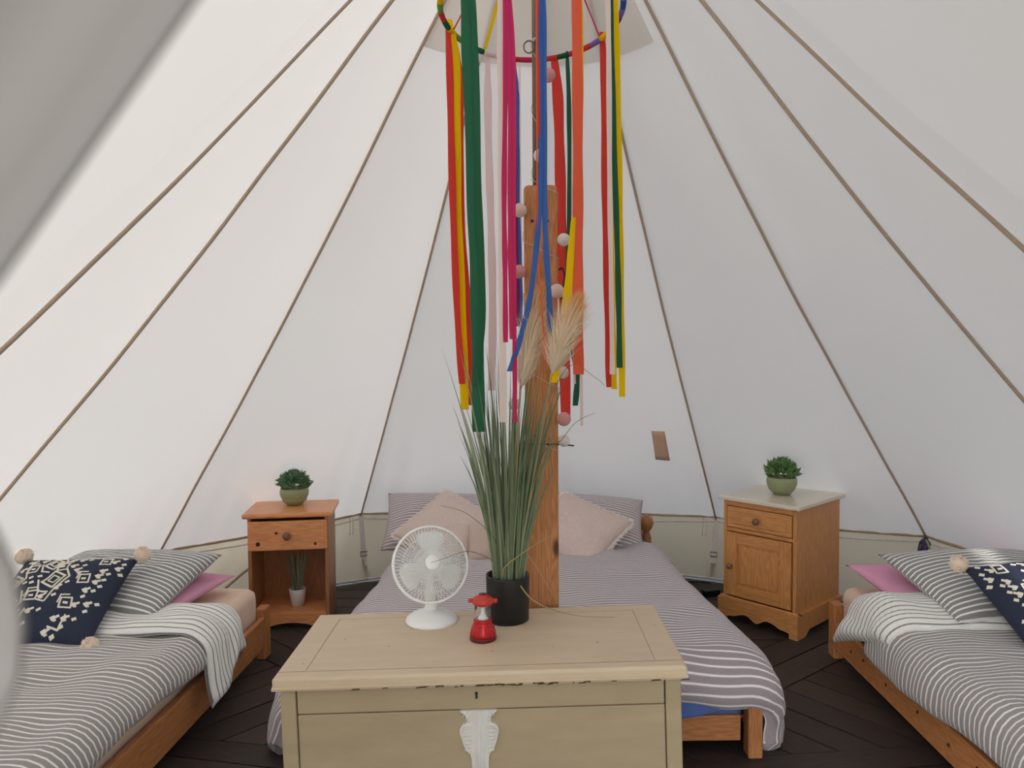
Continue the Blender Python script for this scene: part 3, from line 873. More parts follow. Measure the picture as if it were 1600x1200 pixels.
# head pillows
S = pillow_fn(0.70, 0.46, 0.17, 0.05, 21.0)
tag(pillow('pillow', S, 0.70, 0.46, M['st_mauve'], loc=(-0.535, 4.27, 0.425), rot=(R(32), R(2), R(6))), 'mauve striped pillow behind the left fringed cushion', 'pillow', 'striped pillows on the double bed')
S = pillow_fn(0.70, 0.46, 0.17, 0.05, 23.0)
tag(pillow('pillow', S, 0.70, 0.46, M['st_mauve'], loc=(0.255, 4.28, 0.420), rot=(R(31), R(4), R(-4))), 'mauve striped pillow behind the right fringed cushion', 'pillow', 'striped pillows on the double bed')
def fringed(loc, rot, seed, label):
    S = pillow_fn(0.45, 0.45, 0.14, 0.05, seed, 0.014)
    o = pillow('cushion', S, 0.45, 0.45, M['linen'], loc=loc, rot=rot); tag(o, label, 'cushion', 'fringed linen cushions')
    rr = random.Random(seed); b = MB()
    n = 110
    for e in range(4):
        for k in range(n):
            t = -1 + 2 * k / n
            u, v = ((t, -1), (1, t), (-t, 1), (-1, -t))[e]
            p = S(u, v, 1); d = Vector(((0, -1), (1, 0), (0, 1), (-1, 0))[e] + (0,))
            sd = Vector((d.y, -d.x, 0)) * 0.0034
            ln = 0.017 + 0.006 * rr.random(); tip = p + d * ln + Vector((rr.uniform(-.004, .004), rr.uniform(-.004, .004), rr.uniform(-.006, .006)))
            b.add([p - sd - d * 0.006, p + sd - d * 0.006, tip + sd * 0.7, tip - sd * 0.7], [(0, 1, 2, 3)])
    f = b.build('fringe', M['fringe'], o, False); f['kind'] = 'stuff'; f['label'] = 'frayed cream fringe'
    return o
fringed((-0.48, 4.06, 0.43), (R(50), R(4), R(-2)), 31, 'rose-beige fringed cushion half behind the desk fan')
bpy.data.objects['cushion.002'].rotation_euler = (Euler((R(31), 0, R(4))).to_matrix() @ Euler((0, 0, R(-38))).to_matrix()).to_euler()
fringed((0.205, 4.06, 0.425), (R(50), R(4), R(-2)), 32, 'rose-beige fringed cushion beside the wooden post')
bpy.data.objects['cushion.003'].rotation_euler = (Euler((R(30), 0, R(-4))).to_matrix() @ Euler((0, 0, R(-32))).to_matrix()).to_euler()
S = pillow_fn(0.24, 0.22, 0.10, 0.05, 41)
tag(pillow('cushion', S, 0.24, 0.22, M['blush_cotton'], loc=(-0.25, 3.88, 0.40), rot=(R(45), 0, R(4))), 'small pale cream cushion behind the grass plant pot', 'cushion')

# ------------------------------------------------------------------ left bedside table
nl = empty('bedside_table', (-1.262, 3.70, 0), (0, 0, R(9))); tag(nl, 'reddish pine bedside table with one drawer over an open shelf', 'table')
w2 = 0.198
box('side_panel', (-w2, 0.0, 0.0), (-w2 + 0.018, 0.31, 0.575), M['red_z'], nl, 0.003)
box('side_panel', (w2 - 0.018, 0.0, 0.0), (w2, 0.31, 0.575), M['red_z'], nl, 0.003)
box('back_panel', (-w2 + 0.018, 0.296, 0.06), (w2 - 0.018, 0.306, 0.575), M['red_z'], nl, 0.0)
box('top_board', (-0.222, -0.022, 0.575), (0.222, 0.322, 0.60), M['red_x'], nl, 0.010, 3)
box('shelf_board', (-w2 + 0.018, 0.004, 0.068), (w2 - 0.018, 0.296, 0.084), M['red_x'], nl, 0.002)
box('divider_board', (-w2 + 0.018, 0.008, 0.405), (w2 - 0.018, 0.296, 0.418), M['red_x'], nl, 0.002)
dw = box('drawer_front', (-w2 + 0.004, -0.016, 0.412), (w2 - 0.004, 0.004, 0.560), M['red_x'], nl, 0.005)
b = MB(); b.lathe([(0.008, 0.0), (0.008, 0.010), (0.017, 0.016), (0.021, 0.024), (0.019, 0.031), (0.010, 0.035), (0.001, 0.036)], 20)
b.build('knob', M['knob'], dw, True, (0, -0.016, 0.488), (PI / 2, 0, 0))
for (x, z, r) in ((-0.145, 0.447, 0.012), (-0.055, 0.500, 0.008), (0.135, 0.441, 0.008)):
    b = MB(); b.lathe([(r, 0), (r * 0.9, 0.0008), (0.0005, 0.0010)], 12); k_ = b.build('knot', M['brown_spot'], dw, True, (x, -0.0155, z), (PI / 2, 0, 0))
ap = [(-w2 + 0.018, 0.068), (-w2 + 0.018, 0.0), (-w2 + 0.05, 0.0)]
for k in range(17):
    t = k / 16; ap.append((-0.13 + 0.26 * t, 0.006 + 0.030 * math.sin(PI * t) ** 0.7))
ap += [(w2 - 0.05, 0.0), (w2 - 0.018, 0.0), (w2 - 0.018, 0.068)]
prism('apron', ap, 'y', 0.0, 0.018, M['red_x'], nl)

# ------------------------------------------------------------------ right bedside cabinet
nr_ = empty('bedside_cabinet', (1.105, 3.762, 0), (0, 0, R(-46))); tag(nr_, 'honey pine bedside cabinet with cream stone top, drawer and panelled door', 'cabinet')
w2 = 0.200; dp = 0.46
box('side_panel', (-w2, 0.0, 0.06), (-w2 + 0.02, dp, 0.622), M['cab_z'], nr_, 0.003)
box('side_panel', (w2 - 0.02, 0.0, 0.06), (w2, dp, 0.622), M['cab_z'], nr_, 0.003)
box('back_panel', (-w2 + 0.02, dp - 0.012, 0.06), (w2 - 0.02, dp, 0.622), M['cab_z'], nr_, 0.0)
box('bottom_board', (-w2 + 0.02, 0.01, 0.09), (w2 - 0.02, dp - 0.012, 0.105), M['cab_x'], nr_, 0.0)
box('stone_top', (-0.222, -0.024, 0.628), (0.222, dp + 0.022, 0.650), M['marble'], nr_, 0.006, 3)
box('top_rail', (-w2 + 0.02, 0.0, 0.600), (w2 - 0.02, 0.02, 0.628), M['cab_x'], nr_, 0.002)
box('middle_rail', (-w2 + 0.02, 0.0, 0.468), (w2 - 0.02, 0.02, 0.486), M['cab_x'], nr_, 0.002)
dr_ = box('drawer_front', (-w2 + 0.024, -0.006, 0.490), (w2 - 0.024, 0.014, 0.597), M['cab_x'], nr_, 0.003)
box('raised_field', (-w2 + 0.048, -0.012, 0.510), (w2 - 0.048, -0.004, 0.577), M['cab_x'], dr_, 0.006, 1)
b = MB(); b.lathe([(0.007, 0.0), (0.007, 0.010), (0.015, 0.015), (0.018, 0.022), (0.015, 0.029), (0.001, 0.032)], 18)
b.build('knob', M['knob'], dr_, True, (0, -0.011, 0.544), (PI / 2, 0, 0))
dz0, dz1 = 0.135, 0.464
dd_ = box('cabinet_door', (-w2 + 0.024, -0.002, dz0), (w2 - 0.024, 0.012, dz1), M['cab_z'], nr_, 0.0)
for s in (-1, 1):
    a0, a1 = sorted((s * (w2 - 0.024), s * (w2 - 0.082)))
    box('door_stile', (a0, -0.010, dz0), (a1, 0.004, dz1), M['cab_z'], dd_, 0.002)
for (a0, a1) in ((dz0, dz0 + 0.055), (dz1 - 0.055, dz1)):
    box('door_rail', (-w2 + 0.082, -0.010, a0), (w2 - 0.082, 0.004, a1), M['cab_x'], dd_, 0.002)
box('raised_panel', (-w2 + 0.096, -0.009, dz0 + 0.069), (w2 - 0.096, 0.0, dz1 - 0.069), M['cab_z'], dd_, 0.008, 1)
b = MB(); b.lathe([(0.006, 0.0), (0.006, 0.010), (0.013, 0.015), (0.016, 0.021), (0.013, 0.027), (0.001, 0.030)], 18)
b.build('knob', M['knob'], dd_, True, (-w2 + 0.050, -0.010, 0.29), (PI / 2, 0, 0))
def scallop(a, c):
    pl = [(a, 0.118), (a, 0.0), (a + 0.045, 0.0)]
    L_ = c - a - 0.09
    for k in range(25):
        t = k / 24
        h = 0.018 + 0.030 * min(1, math.sin(PI * t) * 1.6) - 0.016 * math.exp(-((t - 0.5) / 0.10) ** 2) + 0.006 * math.cos(t * PI * 6)
        pl.append((a + 0.045 + L_ * t, max(0.004, h)))
    pl += [(c - 0.045, 0.0), (c, 0.0), (c, 0.118)]
    return pl
prism('plinth_front', scallop(-0.220, 0.220), 'y', -0.022, 0.0, M['cab_x'], nr_)
for s in (-1, 1):
    a0, a1 = sorted((s * 0.200, s * 0.220))
    prism('plinth_side', [(0.0, 0.118), (0.0, 0.0), (0.06, 0.0), (0.10, 0.03), (dp - 0.10, 0.03), (dp - 0.06, 0.0), (dp, 0.0), (dp, 0.118)], 'x', a0, a1, M['cab_x'], nr_)
box('plinth_moulding', (-0.214, -0.016, 0.114), (0.214, 0.0, 0.128), M['cab_x'], nr_, 0.006, 3)

# ------------------------------------------------------------------ small pot plants
def leaf_bush(b, c, rad, hgt, n, rr, ll=0.034, lw=0.011):
    for k in range(n):
        a = rr.uniform(0, 2 * PI); e = rr.uniform(0.05, 1.0) ** 0.7 * PI / 2
        d = Vector((math.cos(a) * math.cos(e), math.sin(a) * math.cos(e), math.sin(e)))
        p = Vector(c) + Vector((d.x * rad, d.y * rad, d.z * hgt)) * rr.uniform(0.65, 1.0)
        dr = (d + Vector((rr.uniform(-.6, .6), rr.uniform(-.6, .6), rr.uniform(-.2, .5)))).normalized()
        sd = dr.cross(Vector((rr.uniform(-1, 1), rr.uniform(-1, 1), rr.uniform(-1, 1)))).normalized() * lw * rr.uniform(0.7, 1.2)
        up = sd.cross(dr).normalized() * 0.003
        L_ = ll * rr.uniform(0.7, 1.2); p0 = p - dr * L_ * 0.4
        b.add([p0, p0 + dr * L_ * 0.4 + sd + up, p0 + dr * L_ + up * -1, p0 + dr * L_ * 0.4 - sd + up, p0 + dr * L_ * 0.45], [(0, 1, 4), (1, 2, 4), (2, 3, 4), (3, 0, 4)])
def bowl_plant(loc, s, seed, fmat, label, rib=True):
    o = empty('potted_plant', loc); tag(o, label, 'plant', 'bushy pot plants on the bedside furniture')
    prof = [(0.030, 0.0), (0.036, 0.002), (0.055, 0.022), (0.065, 0.045), (0.067, 0.062), (0.064, 0.078), (0.060, 0.080), (0.058, 0.070)]
    pr = []
    for i in range(len(prof) - 1):
        for k in range(4):
            t = k / 4; r = prof[i][0] * (1 - t) + prof[i + 1][0] * t; z = prof[i][1] * (1 - t) + prof[i + 1][1] * t
            pr.append(((r + (0.0010 * math.sin(z * 900) if rib and 0.01 < z < 0.075 else 0)) * s, z * s))
    b = MB(); b.lathe(pr, 36); b.build('bowl_pot', M['bowl'], o)
    b = MB(); b.lathe([(0.057 * s, 0.066 * s), (0.001, 0.070 * s)], 24); b.build('soil', M['soil'], o)
    rr = random.Random(seed); b = MB()
    leaf_bush(b, (0, 0, 0.076 * s), 0.080 * s, 0.078 * s, 620, rr, 0.036 * s, 0.0085 * s)
    f = b.build('foliage', fmat, o, False); f['kind'] = 'stuff'; f['label'] = 'dense small green leaves'
    return o
bowl_plant((-1.292, 3.90, 0.60), 1.12, 5, M['foliage2'], 'round leafy plant in sage bowl on the open-shelf bedside table')
bowl_plant((1.268, 3.92, 0.65), 1.15, 6, M['foliage'], 'round leafy plant in sage bowl on the stone-topped cabinet', False)

def blade(name, base, tip, bow, wid, mat, parent, seg=9, tw=0.3):
    """one grass blade: keeled tapering strip from base to tip, bowed sideways"""
    base = Vector(base); tip = Vector(tip); bow = Vector(bow)
    mid = (base + tip) / 2 + bow
    d = (tip - base).normalized(); sd0 = d.cross(Vector((math.sin(tw * 7), -1, 0.1))).normalized()
    vs = []; fs = []
    for i in range(seg + 1):
        t = i / seg
        p = base * (1 - t) ** 2 + mid * 2 * t * (1 - t) + tip * t * t
        w = wid * (0.55 + 0.45 * min(1, t * 4)) * max(0.04, (1 - t ** 2.2)) / 2
        k = sd0.cross(d).normalized() * w * 0.5
        vs += [p - sd0 * w, p + k, p + sd0 * w]
    for i in range(seg):
        o = 3 * i
        fs += [(o, o + 1, o + 4, o + 3), (o + 1, o + 2, o + 5, o + 4)]
    return mesh(name, vs, fs, mat, parent)

# small grass in a white cup on the open shelf
sg = empty('potted_grass', (-1.262, 3.83, 0.084)); tag(sg, 'small spiky grass in a white cup on the open shelf', 'plant')
b = MB(); b.lathe([(0.028, 0), (0.032, 0.003), (0.041, 0.06), (0.044, 0.088), (0.041, 0.090), (0.039, 0.078), (0.001, 0.076)], 28); b.build('cup_pot', M['whitepot'], sg)
rr = random.Random(9)
for k in range(46):
    a = rr.uniform(0, 2 * PI); q = rr.uniform(0.0, 0.028); sp = rr.uniform(0.02, 0.085); h = rr.uniform(0.14, 0.26)
    blade('grass_blade', (q * math.cos(a), q * math.sin(a), 0.075), (sp * math.cos(a), sp * 0.8 * math.sin(a), 0.075 + h), (0, 0, 0.02), 0.0045, M['blade' if rr.random() < 0.6 else 'blade2'], sg, 6, rr.random())

# ------------------------------------------------------------------ chest
TILT = 0.027; CH = Vector((-0.138, 1.877, 0.0)); CHR = 0.028
ch = empty('chest', (CH.x, CH.y, 0.010), (0, -TILT, CHR)); tag(ch, 'cream painted blanket chest with worn lid and white moulding in front of the bed', 'chest')
CZ = 0.57
def lidz(x): return 0.010 + CZ + TILT * (x - CH.x)
hw = 0.533; D = 0.477
lid = box('lid', (-hw, 0.0, CZ - 0.024), (hw, D, CZ), M['chest'], ch, 0.006, 3)
# thin mitred framing boards planted on the lid
for (lo, hi) in (((-hw + 0.006, 0.004, CZ - 0.004), (hw - 0.006, 0.040, CZ + 0.0025)),):
    box('lid_moulding', lo, hi, M['chest'], lid, 0.003)
b = MB()
for x in (-hw + 0.075, hw - 0.075): b.tube([(x, 0.052, CZ + 0.0002), (x, D - 0.05, CZ + 0.0002)], 0.0006, 5)
b.tube([(-hw + 0.075, D - 0.05, CZ - 0.0001), (hw - 0.075, D - 0.05, CZ - 0.0001)], 0.0005, 5)
b.build('board_joint', M['joint'], lid)
b = MB(); b.tube([(-hw + 0.006, 0.0412, CZ + 0.0006), (hw - 0.006, 0.0412, CZ + 0.0006)], 0.0012, 5); b.build('groove', M['joint'], lid)
prism('edge_moulding', [(-0.004, CZ - 0.030), (0.010, CZ - 0.034), (0.020, CZ - 0.022), (0.004, CZ - 0.020), (-0.006, CZ - 0.024)], 'x', -hw, hw, M['chest'], lid)
rr = random.Random(3); b = MB()
for k in range(46):
    x = rr.choice([rr.uniform(-hw, hw), rr.uniform(-0.18, 0.35), rr.uniform(-0.18, 0.35)]); L_ = rr.uniform(0.004, 0.028)
    z = CZ - 0.0295 + rr.uniform(-.0015, .002); hh = rr.uniform(0.0012, 0.0028)
    b.add([(x, -0.0045, z - hh), (x + L_, -0.0045, z - hh * 0.6), (x + L_ * 0.9, -0.0060, z + hh), (x + L_ * 0.2, -0.0062, z + hh * 0.8)], [(0, 1, 2, 3)])
for k in range(10):
    x = rr.uniform(-hw + .03, hw - .03); y = rr.uniform(0.05, D - .05); s_ = rr.uniform(.001, .003)
    b.add([(x - s_ * 2, y, CZ + .0004), (x, y - s_, CZ + .0004), (x + s_ * 2, y, CZ + .0004), (x, y + s_, CZ + .0004)], [(0, 1, 2, 3)])
c_ = b.build('paint_chip', M['chip'], lid, False); c_['kind'] = 'stuff'
bw = 0.517; yf = 0.014
for s in (-1, 1):
    a0, a1 = sorted((s * bw, s * (bw - 0.040)))
    box('corner_stile', (a0, yf - 0.002, 0.0), (a1, yf + 0.03, CZ - 0.026), M['chest_shade'], ch, 0.003)
box('frieze_rail', (-bw + 0.043, yf, CZ - 0.100), (bw - 0.043, yf + 0.03, CZ - 0.030), M['chest_shade'], ch, 0.003)
box('front_panel', (-bw + 0.042, yf + 0.003, 0.09), (bw - 0.042, yf + 0.028, CZ - 0.103), M['chest_shade'], ch, 0.003)
box('base_rail', (-bw + 0.042, yf, 0.0), (bw - 0.042, yf + 0.03, 0.086), M['chest_shade'], ch, 0.003)
box('carcass', (-bw + 0.038, yf + 0.012, 0.01), (bw - 0.038, D - 0.02, CZ - 0.028), M['keyhole'], ch, 0.0)
for s in (-1, 1):
    a0, a1 = sorted((s * bw, s * (bw - 0.02)))
    box('side_panel', (a0, yf + 0.031, 0.0), (a1, D - 0.014, CZ - 0.026), M['chest_shade'], ch, 0.002)
box('back_panel', (-bw + 0.021, D - 0.03, 0.0), (bw - 0.021, D - 0.014, CZ - 0.026), M['chest_shade'], ch, 0.002)
# keyhole
kx = -0.010
kp = [(kx + 0.0042 * math.cos(a), CZ - 0.058 + 0.0042 * math.sin(a)) for a in [R(-50 + 280 * k / 12) for k in range(13)]]
kp += [(kx - 0.0032, CZ - 0.072), (kx + 0.0032, CZ - 0.072)]
prism('keyhole', kp, 'y', yf - 0.0012, yf + 0.002, M['keyhole'], ch)
# white moulded ornament below the keyhole
half = [(0.047, 0.0), (0.046, -0.004), (0.034, -0.013), (0.030, -0.028), (0.033, -0.034), (0.042, -0.037), (0.050, -0.047), (0.051, -0.060), (0.046, -0.076), (0.041, -0.092), (0.036, -0.105), (0.026, -0.112),
        (0.022, -0.126), (0.021, -0.16), (0.020, -0.19), (0.026, -0.205), (0.034, -0.22), (0.026, -0.245), (0.010, -0.262), (0.002, -0.27)]
oz = CZ - 0.1005; ox = -0.006
out = [(ox + x, oz + z) for x, z in half] + [(ox - x, oz + z) for x, z in half[::-1]]
orn = prism('white_ornament', out, 'y', yf - 0.006, yf + 0.003, M['plaster'], ch, 0.0)
b = MB()
for x in (-0.012, -0.007, 0.0, 0.007, 0.012): b.tube([(ox + x, yf - 0.006, oz - 0.002), (ox + x, yf - 0.006, oz - 0.255 + abs(x) * 3)], 0.0028 if x == 0 else 0.0016, 6)
b.build('fluting', M['plaster'], orn)
for s in (-1, 1):
    b = MB()
    for (x, z, L_, an) in ((0.034, -0.008, 0.022, 40), (0.026, -0.016, 0.020, 45), (0.023, -0.025, 0.014, 50)) + tuple((0.030, -0.046 - 0.010 * k, 0.026 - 0.001 * abs(k - 3), 12 + 5 * k) for k in range(7)):
        c = Vector((ox + s * x, yf - 0.006, oz + z)); d = Vector((s * math.cos(R(an)), 0, math.sin(R(an)) * (1 if z > -0.04 else -1) * -1 if z > -0.04 else math.sin(R(an - 25))))
        b.tube([c - d * L_ / 2, c + Vector((0, -0.0012, 0)), c + d * L_ / 2], [0.0012, 0.0028, 0.0012], 6)
    b.tube(smoothpts([(ox + s * 0.018, yf - 0.0062, oz - 0.044), (ox + s * 0.034, yf - 0.0066, oz - 0.039), (ox + s * 0.046, yf - 0.0066, oz - 0.052), (ox + s * 0.046, yf - 0.0066, oz - 0.068), (ox + s * 0.036, yf - 0.0064, oz - 0.098), (ox + s * 0.022, yf - 0.0062, oz - 0.114)]), 0.0022, 6)
    b.build('leaf_relief', M['plaster'], orn)

# ------------------------------------------------------------------ desk fan on the chest
fx, fy = -0.330, 2.262
fan = empty('desk_fan', (fx, fy, lidz(fx)), (0, 0, R(6))); tag(fan, 'small white desk fan with round wire guard on the chest', 'fan')
b = MB(); b.lathe([(0.079, 0.0), (0.080, 0.004), (0.077, 0.011), (0.064, 0.021), (0.044, 0.030), (0.027, 0.036), (0.023, 0.040)], 40); b.build('base', M['white'], fan)
b = MB(); b.lathe([(0.022, 0.036), (0.0205, 0.045), (0.0195, 0.10), (0.021, 0.112), (0.012, 0.118)], 24); b.build('neck', M['white'], fan)
HR = 0.114; hz = 0.180
hd = empty('fan_head', (0, -0.012, hz), (R(-23), 0, R(13))); hd.parent = fan
def ringp(r, y, n=56): return [(r * math.cos(2 * PI * k / n), y, r * math.sin(2 * PI * k / n)) for k in range(n)]
b = MB(); b.tube(ringp(HR, 0.0), 0.0042, 8, closed=True); b.tube(ringp(HR, 0.010), 0.0042, 8, closed=True); b.build('guard_rim', M['white'], hd)
def guard(name, sgn, depth, n, swirl):
    b = MB()
    for k in range(n):
        a0 = 2 * PI * k / n; pts = []
        for i in range(9):
            t = i / 8; r = HR - (HR - 0.022) * t
            y = sgn * depth * math.sin(t * PI / 2) ** 0.8
            a = a0 + swirl * t * t
            pts.append((r * math.cos(a), y, r * math.sin(a)))
        b.tube(pts, 0.00115, 4)
    for r, t in ((0.085, 0.31), (0.052, 0.67)):
        b.tube(ringp(r, sgn * depth * math.sin(t * PI / 2) ** 0.8, 40), 0.001, 4, closed=True)
    return b.build(name, M['white'], hd)
fg = guard('front_guard', -1, 0.036, 64, 0.75); guard('rear_guard', 1, 0.040, 56, -0.5)
b = MB(); b.lathe([(0.001, 0.0), (0.018, 0.001), (0.0235, 0.004), (0.0235, 0.008)], 28)
b.build('centre_badge', M['white'], hd, True, (0, -0.041, 0), (-PI / 2, 0, 0))
b = MB(); b.lathe([(0.020, 0.0), (0.022, 0.004), (0.022, 0.024), (0.016, 0.030), (0.001, 0.031)], 24)
b.build('hub', M['white'], hd, True, (0, 0.014, 0), (PI / 2, 0, 0))
for k in range(3):
    vs = []; fs = []
    for i in range(9):
        r = 0.018 + 0.082 * i / 8
        for j in range(9):
            q = -1 + 2 * j / 8
            hw_ = (0.30 + 0.28 * math.sin(min(1, i / 7) * PI / 2)) * math.sqrt(max(0.0, 1 - 0.6 * max(0, i / 8 - 0.72) / 0.28 * abs(q) ** 2))
            a = R(120 * k + 80) + q * hw_ + 0.12 * i / 8
            vs.append((r * math.cos(a), 0.002 + 0.013 * q, r * math.sin(a)))
    for i in range(8):
        for j in range(8): q = i * 9 + j; fs.append((q, q + 1, q + 10, q + 9))
    o_ = mesh('fan_blade', vs, fs, M['white'], hd)
    md = o_.modifiers.new('thick', 'SOLIDIFY'); md.thickness = 0.0015
b = MB(); b.lathe([(0.030, 0.0), (0.036, 0.008), (0.036, 0.045), (0.026, 0.060), (0.001, 0.064)], 28)
b.build('motor_housing', M['white'], hd, True, (0, 0.040, 0), (-PI / 2, 0, 0))
box('tilt_bracket', (-0.012, 0.028, -0.085), (0.012, 0.052, -0.02), M['white'], hd, 0.004)

# ------------------------------------------------------------------ red lantern on the chest
lx, ly = -0.160, 2.106
lan = empty('lantern', (lx, ly, lidz(lx))); tag(lan, 'small red camping lantern with clear window on the chest', 'lantern')
b = MB(); b.lathe([(0.037, 0.0), (0.0385, 0.002), (0.0385, 0.010), (0.0375, 0.012)], 32); b.build('foot_ring', M['lantern_dark'], lan)
b = MB(); b.lathe([(0.0378, 0.012), (0.0372, 0.020), (0.034, 0.034), (0.0285, 0.046), (0.0255, 0.052), (0.027, 0.055), (0.0265, 0.059), (0.0245, 0.0605)], 36); b.build('body', M['lantern_red'], lan)
for k in range(6):
    a = R(-90 + (k - 2.5) * 26)
    b = MB(); b.tube([(0.0382 * math.cos(a), 0.0382 * math.sin(a), 0.013), (0.0362 * math.cos(a), 0.0362 * math.sin(a), 0.027), (0.0285 * math.cos(a), 0.0285 * math.sin(a), 0.0465)], [0.0006, 0.0016, 0.0006], 6)
    b.build('body_rib', M['lantern_red'], lan)
b = MB(); b.lathe([(0.0235, 0.060), (0.0228, 0.080), (0.0235, 0.101), (0.0222, 0.101), (0.0216, 0.080), (0.0222, 0.060)], 32, cap=False); b.build('window', M['clear'], lan)
b = MB(); b.lathe([(0.016, 0.0605), (0.012, 0.066), (0.006, 0.074), (0.0045, 0.086), (0.003, 0.088), (0.001, 0.0885)], 20); b.build('reflector', M['white'], lan)
b = MB(); b.lathe([(0.020, 0.0975), (0.018, 0.1005), (0.001, 0.101)], 20); b.build('top_reflector', M['white'], lan)
b = MB(); b.lathe([(0.024, 0.101), (0.0305, 0.106), (0.0325, 0.111), (0.030, 0.117), (0.022, 0.124), (0.013, 0.127), (0.012, 0.130), (0.004, 0.131)], 32); b.build('cap', M['lantern_orange'], lan)
b = MB(); b.lathe([(0.012, 0.1275), (0.011, 0.132), (0.001, 0.133)], 16); b.build('cap_button', M['lantern_dark'], lan)
for s in (-1, 1):
    box('handle_lug', (s * 0.036 - 0.006, -0.008, 0.107), (s * 0.036 + 0.006, 0.008, 0.117), M['lantern_orange'], lan, 0.003)

# ------------------------------------------------------------------ tall artificial grass on the chest
gx, gy = -0.095, 2.262
gp = empty('artificial_grass_plant', (gx, gy, lidz(gx))); tag(gp, 'tall artificial grass in a matt black pot on the chest', 'plant')
b = MB(); b.lathe([(0.060, 0.0), (0.0645, 0.003), (0.0665, 0.135), (0.0665, 0.140), (0.0625, 0.140), (0.061, 0.118)], 40); b.build('pot', M['black'], gp)
b = MB(); b.lathe([(0.061, 0.115), (0.001, 0.120)], 28); b.build('soil', M['soil'], gp)
rr = random.Random(21)
for k in range(165):
    a = rr.uniform(0, 2 * PI); q = 0.048 * math.sqrt(rr.random())
    h = rr.choice((rr.uniform(0.34, 0.52), rr.uniform(0.48, 0.74)))
    lean = rr.uniform(0.0, 0.17) * (0.35 + h)
    a2 = a + rr.uniform(-0.5, 0.5)
    tip = (q * math.cos(a) + lean * math.cos(a2) + rr.uniform(-.015, .03), q * math.sin(a) + 0.6 * lean * math.sin(a2), 0.118 + h)
    blade('grass_blade', (q * math.cos(a), q * math.sin(a), 0.112), tip, (-0.25 * lean * math.cos(a2), -0.2 * lean * math.sin(a2), 0.02), rr.uniform(0.0065, 0.0115), M[rr.choice(('blade', 'blade', 'blade2'))], gp, 9, rr.random())
# stray wiry stalks
strays = [[(-.06, 2.24, .75), (-.016, 2.24, 1.111), (.019, 2.24, 1.227), (.096, 2.24, 1.357), (.172, 2.24, 1.322), (.2, 2.24, 1.297)],
          [(-.05, 2.25, .75), (.008, 2.24, 1.073), (.066, 2.24, 1.13), (.114, 2.24, 1.188), (.172, 2.24, 1.217)],
          [(-.09, 2.25, .72), (-.051, 2.24, .8), (.016, 2.235, .712), (.056, 2.23, .64)],
          [(-.07, 2.23, .72), (-.027, 2.19, .673), (.035, 2.20, .635), (.122, 2.22, .607), (.228, 2.22, .604)],
          [(-.1, 2.22, .72), (-.1, 2.2, .761), (-.022, 2.2, .82), (.057, 2.2, .867)],
          [(-.12, 2.22, .72), (-.135, 2.19, .781), (-.206, 2.17, .816), (-.274, 2.15, .8), (-.314, 2.15, .788)],
          [(-.11, 2.22, .72), (-.134, 2.22, .839), (-.215, 2.22, .917), (-.292, 2.22, .941)]]
for k, pts in enumerate(strays):
    b = MB(); P = smoothpts(pts, 7); b.tube(P, [(0.0026 if k in (2, 3, 4) else 0.0016) * (1 - 0.7 * i / len(P)) for i in range(len(P))], 5)
    b.build('wiry_stalk', M['blade3' if k in (2, 3, 4) else 'blade'], gp, True, -Vector(gp.location))
